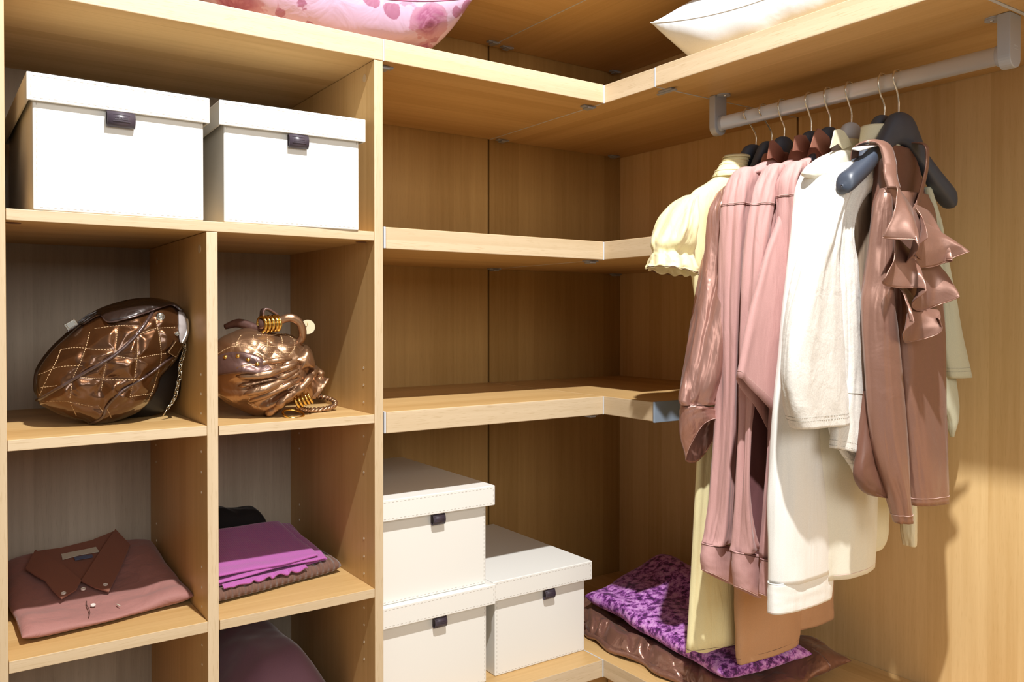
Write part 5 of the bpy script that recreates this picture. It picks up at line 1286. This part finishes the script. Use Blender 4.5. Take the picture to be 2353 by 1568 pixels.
# ------------------------------------------------------------------ handbags
class Puff:
    """cushion-shaped shell over a traced side outline (x, z) in the plane y0"""

    def __init__(s, out, y0, front, back, bump=None, pw=2.0, q=.5, cen=None):
        s.y0, s.front, s.back, s.bump, s.pw, s.q = y0, front, back, bump, pw, q
        P = [Vector((p[0], p[1], 0)) for p in out] + [Vector((out[0][0], out[0][1], 0))]
        s.N = 160
        O = []
        n = len(out)
        for i in range(s.N):
            t = i / s.N * n
            k = int(t); u = t - k
            p0, p1, p2, p3 = [Vector((out[(k + d) % n][0], out[(k + d) % n][1])) for d in (-1, 0, 1, 2)]
            O.append(.5 * (2 * p1 + (p2 - p0) * u + (2 * p0 - 5 * p1 + 4 * p2 - p3) * u * u + (3 * p1 - p0 - 3 * p2 + p3) * u ** 3))
        s.O = O
        s.c = Vector(cen) if cen else sum(O, Vector((0, 0))) / s.N
        s.ang = [math.atan2(p.y - s.c.y, p.x - s.c.x) for p in O]

    def rr(s, x, z):
        d = Vector((x, z)) - s.c
        a = math.atan2(d.y, d.x)
        best = 1e9; R = 1
        for i in range(s.N):
            p, q = s.O[i] - s.c, s.O[(i + 1) % s.N] - s.c
            den = math.cos(a) * (q.y - p.y) - math.sin(a) * (q.x - p.x)
            if abs(den) < 1e-9: continue
            r = (p.x * (q.y - p.y) - p.y * (q.x - p.x)) / den
            t_ = ((math.cos(a) * r - p.x) * (q.x - p.x) + (math.sin(a) * r - p.y) * (q.y - p.y)) / max(1e-12, (q - p).length_squared)
            if r > 0 and -.01 <= t_ <= 1.01:
                R = r; break
        return min(1.0, d.length / max(R, 1e-6))

    def y(s, x, z, off=0.0):
        r = s.rr(x, z)
        v = s.y0 - s.front * max(0, 1 - r ** s.pw) ** s.q
        if s.bump: v -= s.bump(x, z) * max(0, 1 - r ** 4)
        return v - off

    def mesh(s, name, mat, parent, rings=40):
        V, F = [], []
        for side in (1, -1):
            for j in range(rings + 1):
                r = math.sin(.5 * PI * (j + .0) / rings) if j else 0.0
                for i in range(s.N):
                    p = s.c + (s.O[i] - s.c) * r
                    k = max(0, 1 - r ** s.pw) ** s.q
                    y = s.y0 - side * (s.front if side > 0 else s.back) * k
                    if side > 0 and s.bump: y -= s.bump(p.x, p.y) * max(0, 1 - r ** 4)
                    V.append((p.x, y, p.y))
        n = s.N
        for sd in (0, 1):
            b0 = sd * (rings + 1) * n
            for j in range(rings):
                for i in range(n):
                    q = (b0 + j * n + i, b0 + j * n + (i + 1) % n, b0 + (j + 1) * n + (i + 1) % n, b0 + (j + 1) * n + i)
                    F.append(q if sd else q[::-1])
        o = obj(name, V, F, mat, parent, smooth=True)
        bm = bmesh.new(); bm.from_mesh(o.data); bmesh.ops.remove_doubles(bm, verts=bm.verts, dist=.0002)
        bmesh.ops.recalc_face_normals(bm, faces=bm.faces)
        bm.to_mesh(o.data); bm.free()
        return o

    def path(s, pts, off=.001, n=24):
        P = [Vector((p[0], p[1], 0)) for p in pts]
        out = []
        for i in range(n + 1):
            q = crom(P, i / n)
            out.append(Vector((q[0], s.y(q[0], q[1], off), q[1])))
        return out


def dashes(pts, rad, on=.6):
    parts = []
    for a, b in zip(pts[:-1], pts[1:]):
        parts.append(sweep([a, a + (b - a) * on], rad, 5, 1))
    return join(parts)


def patent(name, c1, c2, rough, metal, coat, sc=26.0, st=.35):
    m, nt, b = nodemat(name)
    L = nt.links
    tc = N(nt, 'ShaderNodeTexCoord')
    nz = N(nt, 'ShaderNodeTexNoise', Scale=7.0, Detail=3.0); L.new(tc.outputs['Object'], nz.inputs['Vector'])
    mx = N(nt, 'ShaderNodeMix', data_type='RGBA'); mx.inputs[6].default_value = (*c1, 1); mx.inputs[7].default_value = (*c2, 1)
    L.new(nz.outputs['Fac'], mx.inputs['Factor']); L.new(mx.outputs[2], b.inputs['Base Color'])
    b.inputs['Roughness'].default_value = rough; b.inputs['Metallic'].default_value = metal
    b.inputs['Coat Weight'].default_value = coat; b.inputs['Coat Roughness'].default_value = .06
    n2 = N(nt, 'ShaderNodeTexNoise', Scale=sc, Detail=2.0, Distortion=1.0); L.new(tc.outputs['Object'], n2.inputs['Vector'])
    bp = N(nt, 'ShaderNodeBump', Strength=st, Distance=.010); L.new(n2.outputs['Fac'], bp.inputs['Height'])
    n3 = N(nt, 'ShaderNodeTexNoise', Scale=500.0, Detail=2.0); L.new(tc.outputs['Object'], n3.inputs['Vector'])
    b3 = N(nt, 'ShaderNodeBump', Strength=.15, Distance=.0006); L.new(n3.outputs['Fac'], b3.inputs['Height'])
    L.new(bp.outputs['Normal'], b3.inputs['Normal']); L.new(b3.outputs['Normal'], b.inputs['Normal'])
    if coat: L.new(bp.outputs['Normal'], b.inputs['Coat Normal'])
    return m


M['patent'] = patent('bronze_patent_leather', (.165, .068, .025), (.060, .025, .011), .28, .75, 1.0, 13.0, .8)
M['patent_d'] = patent('dark_brown_patent_leather', (.034, .020, .016), (.018, .010, .008), .35, .3, .8)
M['bagback'] = plain('near_black_leather_shadow', (.012, .009, .008), .4)
M['piping'] = patent('brown_piping', (.10, .06, .055), (.07, .04, .035), .25, .4, 1.0)
M['gthread'] = plain('golden_thread', (.70, .48, .26), .6)
M['steel'] = plain('polished_nickel', (.72, .70, .64), .18, 1.0)
M['brasschain'] = plain('aged_pale_brass', (.50, .43, .31), .25, 1.0)
M['greylining'] = fabric('grey_lining_cloth', (.33, .29, .28), .85, .2, .2)
M['bronze'] = patent('rose_bronze_leather', (.44, .265, .155), (.27, .150, .082), .32, .85, .3, 22.0, .5)
M['bronze_d'] = patent('dusky_bronze_leather', (.20, .115, .10), (.13, .07, .06), .36, .6, .3)
M['gold'] = plain('polished_gold', (.85, .58, .17), .17, 1.0)
M['creamdisc'] = plain('cream_hang_tag', (.66, .58, .38), .6)

bg = thing('quilted_handbag', 'bronze patent quilted handbag with a chain strap leaning against the divider', 'handbag', (-.55, -.42, 1.0785))


_segs = [(Vector(a_), Vector(b_)) for l_ in BG['b1_st'] + [BG['b1_pipe1'], BG['b1_pipe2']] for a_, b_ in zip(l_[:-1], l_[1:])]


def seg_dist(x, z, segs):
    p = Vector((x, z)); best = 1.0
    for a_, b_ in segs:
        d = b_ - a_
        t = max(0.0, min(1.0, (p - a_).dot(d) / max(d.length_squared, 1e-9)))
        best = min(best, (p - a_ - d * t).length)
    return best


def b1bump(x, z):
    """puffed quilting between the stitch lines, and slack creases towards the base"""
    d = seg_dist(x, z, _segs)
    low = sm(1.24, 1.12, z)
    cr = 1 - abs(noise.noise(Vector((x * 10 + z * 9, z * 20 - x * 5, 7.0)))) * 2.2
    return .0080 * (1 - math.exp(-(d / .010) ** 2)) + .013 * noise.noise(Vector((x * 9, z * 15, 4.0))) + .005 * noise.noise(Vector((x * 26, z * 32, 1.0))) + .011 * max(0, cr) * (.35 + .65 * low)


body = Puff(BG['b1_out'], -.40, .085, .07, b1bump, pw=2.2, q=.55, cen=(-.535, 1.205))
bo = body.mesh('body', M['patent'], bg, 56)
back = Puff(BG['b1_back'], -.345, .03, .06)
o = back.mesh('rear_panel', M['bagback'], bg)  # bag back; the black shadow beside the divider is put into its colour
gus = Puff([[-.535 + (p[0] + .535) * 1.01, 1.206 + (p[1] - 1.205) * (1.02 if p[1] > 1.15 else .85)] for p in BG['b1_out']], -.355, .03, .05, cen=(-.54, 1.21))
gus.mesh('gusset', M['patent_d'], bg)
for k in ('b1_pipe1', 'b1_pipe2'):
    obj('piping', *sweep(body.path(BG[k], .0015, 30), .0034 if k == 'b1_pipe1' else .0026, 8, 1), M['piping'], bg, smooth=True)
allst = []
for s_ in BG['b1_st']:
    L_ = sum((Vector(a) - Vector(b)).length for a, b in zip(s_[:-1], s_[1:]))
    allst.append(dashes(body.path(s_, .0006, max(6, int(L_ / .0046))), .00055))
obj('quilt_stitching', *join(allst), M['gthread'], bo)


def patch(name, pf, A, Bp, off, mat, parent, th=.003, n=40, m=10, puff=.003):
    V, F = [], []
    PA = [Vector((p[0], p[1], 0)) for p in A]; PB = [Vector((p[0], p[1], 0)) for p in Bp]
    for i in range(n + 1):
        a, b = crom(PA, i / n), crom(PB, i / n)
        for j in range(m + 1):
            s_ = j / m
            x, z = a[0] * (1 - s_) + b[0] * s_, a[1] * (1 - s_) + b[1] * s_
            V.append(Vector((x, pf.y(x, z, off + puff * math.sin(PI * s_)), z)))
    for i in range(n):
        for j in range(m):
            q = i * (m + 1) + j
            F.append((q, q + 1, q + m + 2, q + m + 1))
    return obj(name, V, F, mat, parent, smooth=True, solid=th)


fl = patch('flap', body, BG['b1_flap_t'], BG['b1_flap_b'], .006, M['patent_d'], bg, .004, puff=.006)
fl['label'] = 'dark brown closing flap'
obj('flap_edge', *sweep(body.path(BG['b1_flap_b'], .0085, 40), .0016, 6, 1), M['piping'], fl, smooth=True)
ribbon('closing_strap', [tuple(p) for p in body.path(BG['b1_strap'], .010, 6)], .018, M['patent_d'], bg, dirs=[(.5, 0, .85)] * 2, solid=.004, n=24)
cx, cz = BG['b1_clasp'][0]; cy = body.y(cx, cz, .010)
V, F = join([box(-.011, .011, -.004, .004, -.007, .007), box(-.008, .008, -.006, -.004, -.005, .005), box(-.0095, .0095, -.0052, -.004, .0055, .0068), box(-.0095, .0095, -.0052, -.004, -.0068, -.0055)])
rot = Matrix.Rotation(math.radians(-33), 3, 'Y')
obj('clasp', [rot @ Vector(v) + Vector((cx, cy, cz)) for v in V], F, M['steel'], bg, bevel=.0008)
for (x, z), r in zip(BG['b1_snap'], (.0085, .0050)):
    y = body.y(x, z, .001)
    V, F = join([cyl((x, y, z), (x, y - .003, z), r, r * .9, 24), torus((x, y - .003, z), (0, 1, 0), r * .62, r * .18, 24, 8), cyl((x, y - .002, z), (x, y - .0042, z), r * .25, n=12)])
    obj('snap_button', V, F, M['steel'], bg, smooth=False)
lp = patch('lining', body, BG['b1_lin_l'], BG['b1_lin_r'], .002, M['greylining'], bg, .002)
zp = body.path(BG['b1_zip'], .006, 34)
V, F = join([box(p.x - .004, p.x + .004, p.y - .0012, p.y + .0012, p.z - .0008, p.z + .0008) for p in zp] + [sweep(zp, .0016, 5, 1)])
obj('zip', V, F, M['steel'], lp)
tb = BG['b1_tab']
pts = [Vector((p[0], body.y(p[0], p[1], .007), p[1])) for p in tb]
o = obj('zip_tab', pts, [(0, 1, 2, 3)], M['patent'], bg, solid=.004)
e_ = []
for a, b in ((pts[1], pts[2]), (pts[2], pts[3]), (pts[3], pts[0])):
    e_.append(dashes([a.lerp(b, i / 10) * .94 + sum(pts, Vector()) / 4 * .06 + Vector((0, -.0024, 0)) for i in range(11)], .0005))
obj('tab_stitching', *join(e_), M['gthread'], o)
# chain
cp = [Vector((p[0], -.420, p[1])) for p in BG['b1_chain']]
Lc = sum((a - b).length for a, b in zip(cp[:-2], cp[1:-1]))
NL = 21
for i in range(NL):
    t0 = i / NL * (len(cp) - 2) / (len(cp) - 1)
    t1 = (i + 1) / NL * (len(cp) - 2) / (len(cp) - 1)
    a, b = Vector(crom(cp, t0)), Vector(crom(cp, t1))
    d = (b - a); ln = d.length; d.normalize()
    side = Vector((0, 1, 0)).cross(d).normalized()
    ax_ = (side * (.75 if i % 2 else -.35) + Vector((0, -1, 0)) * (.6 if i % 2 else .95)).normalized()
    ax_ = (ax_ - d * ax_.dot(d)).normalized()
    obj('chain_link', *torus((a + b) / 2, ax_, ln * .80, .0016, 20, 6, ex=d, sy=.60), M['brasschain'], bg, smooth=True)
obj('chain_bar', *sweep([cp[-2], cp[-1] + Vector((0, 0, .002))], .0016, 8, 2), M['brasschain'], bg, smooth=True)

b2 = thing('metallic_handbag', 'rose-bronze metallic handbag with gold rings, studs and a braided strap', 'handbag', (-.23, -.45, 1.0764))


def b2bump(x, z):
    t = sm(1.195, 1.165, z + .35 * (x + .25))
    q = .006 * abs(math.sin((x * .8 + z) * 75)) ** .6 * abs(math.sin((x - z * .8) * 75)) ** .6
    # gathers fanning from the knot
    dx, dz = x + .150, z - 1.168
    an = math.atan2(dz, dx)
    f = .011 * math.sin(an * 17) * sm(.02, .09, math.hypot(dx, dz))
    return q * (1 - t) + (f + .004 * noise.noise(Vector((x * 30, z * 40, 2)))) * t


body2 = Puff(BG['b2_out'], -.44, .080, .09, b2bump, pw=2.4, q=.55, cen=(-.245, 1.175))
bo2 = body2.mesh('body', M['bronze'], b2, 48)
als = []
for s_ in BG['b2_st']:
    L_ = sum((Vector(a) - Vector(b)).length for a, b in zip(s_[:-1], s_[1:]))
    als.append(dashes(body2.path(s_, .0008, max(6, int(L_ / .0042))), .0007))
obj('quilt_stitching', *join(als), M['gthread'], bo2)
o = patch('stud_panel', body2, BG['b2_seam'], [(p[0] - .004 + .012 * i, p[1] - .038 - .004 * i) for i, p in enumerate(BG['b2_seam'])], .002, M['bronze_d'], b2, .003)
o['label'] = 'dusky panel with gold studs'
for x, z in BG['b2_studs']:
    y = body2.y(x, z, .004)
    V, F = [], []
    for j in range(5):
        a = j / 4 * PI / 2
        for i in range(14):
            t = 2 * PI * i / 14
            V.append((x + math.cos(t) * math.cos(a) * .0052, y - math.sin(a) * .0050, z + math.sin(t) * math.cos(a) * .0052))
    for j in range(4):
        for i in range(14):
            F.append((j * 14 + i, j * 14 + (i + 1) % 14, (j + 1) * 14 + (i + 1) % 14, (j + 1) * 14 + i))
    so_ = obj('stud', V, F, M['gold'], o, smooth=True)
for s_, k in zip(BG['b2_gath'], (.007, .009, .008, .010, .008)):
    pth = body2.path(s_, .0, 14)
    obj('gather', *sweep(pth, [.0016] + [k * math.sin(PI * (.25 + .6 * i / 13)) for i in range(13)] + [.002], 10, 1), M['bronze'], b2, smooth=True)
tp = body2.path(BG['b2_tube'], .006, 26)
rad = [.0085 * (1 + .16 * math.sin(i * 1.9)) for i in range(27)]
obj('rolled_edge', *sweep(tp, rad, 14, 3), M['bronze'], b2, smooth=True)
lp_ = [Vector((p[0], -.478, p[1])) for p in BG['b2_lip']]
V, F = [], []
q0 = [Vector(crom(tp[12:], i / 16)) for i in range(17)]
q1 = [Vector(crom(lp_[::-1], i / 16)) for i in range(17)]
for i in range(17):
    for j in range(7):
        s_ = j / 6
        V.append(q0[i].lerp(q1[i], s_) + Vector((0, .012 * math.sin(PI * s_), .002 * math.sin(9 * i))))
for i in range(16):
    for j in range(6):
        F.append((i * 7 + j, i * 7 + j + 1, (i + 1) * 7 + j + 1, (i + 1) * 7 + j))
obj('opening', V, F, M['bronze'], b2, smooth=True, solid=.003)
hp = [Vector((p[0], -.478 - .010 * math.sin(i * .8), p[1])) for i, p in enumerate(BG['b2_handle'])]
obj('handle', *sweep(hp, [.0088, .0095, .0088, .0092, .0086, .0095, .0105], 14, 8), M['bronze'], b2, smooth=True)
for i, (x, z) in enumerate(BG['b2_rings1']):
    obj('gold_ring', *torus((x, -.470, z), (1, .25, .03), .0165, .0036, 30, 10), M['gold'], b2, smooth=True)
obj('handle_core', *sweep([(BG['b2_rings1'][0][0] - .006, -.468, BG['b2_rings1'][0][1]), (BG['b2_rings1'][-1][0] + .006, -.474, BG['b2_rings1'][-1][1])], .0115, 14, 3), M['bronze_d'], b2, smooth=True)
ribbon('handle_loop', [(p[0], -.455, p[1]) for p in BG['b2_loop']], .022, M['bronze_d'], b2, solid=.004, n=30)
obj('side_strap', *sweep([(-.310, -.40, 1.275), (-.285, -.42, 1.283), (-.255, -.45, 1.270), (-.236, -.47, 1.263)], [.006, .010, .011, .010], 10, 6), M['bronze_d'], b2, smooth=True)
for i, (x, z) in enumerate(BG['b2_rings2']):
    obj('gold_ring', *torus((x, -.492, z), (1, -.35, .55), .0145, .0027, 28, 8), M['gold'], b2, smooth=True)
x, z = BG['b2_ring'][0]
obj('split_ring', *torus((x, -.500, 1.0764 + .0056), (.05, -.32, .95), .0225, .0029, 36, 8), M['gold'], b2, smooth=True)
bp_ = [Vector((p[0], -.482 + .018 * i * .5, max(p[1], 1.0764 + .007))) for i, p in enumerate(BG['b2_braid'])]
bm_ = (len(bp_) - 1) * 16
pa, pb = [], []
for i in range(bm_ + 1):
    c = Vector(crom(bp_, i / bm_)); d = (Vector(crom(bp_, min(1, i / bm_ + .01))) - c)
    d = d.normalized() if d.length > 0 else Vector((1, 0, 0))
    s_ = d.cross(Vector((0, 0, 1))).normalized(); u_ = s_.cross(d)
    for k, lst in ((0, pa), (PI, pb)):
        a = i * .62 + k
        lst.append(c + s_ * math.cos(a) * .0028 + u_ * math.sin(a) * .0028)
obj('braided_strap', *join([sweep(pa, .0036, 7, 1), sweep(pb, .0036, 7, 1)]), M['bronze'], b2, smooth=True)
# knot band where the gathers meet
kb = BG['b2_knot']
cxk = sum(p[0] for p in kb) / len(kb); czk = sum(p[1] for p in kb) / len(kb)
kp = Puff(kb, body2.y(cxk, czk, -.012), .024, .01)
kp.mesh('knot_band', M['bronze'], b2, 16)
x, z = BG['b2_disc'][0]
obj('hang_tag', *cyl((x - .009, -.4560, z), (x - .008, -.4535, z), .0165, n=32), M['creamdisc'], b2)
obj('tag_loop', *sweep([(x - .010, -.4565, z + .006), (x - .014, -.4640, z + .010), (x - .017, -.4700, z + .002)], .0012, 6, 5), M['gthread'], b2)

# ------------------------------------------------------------------ tidy
for o in bpy.data.objects:
    if '_w' in o.keys():
        del o['_w']
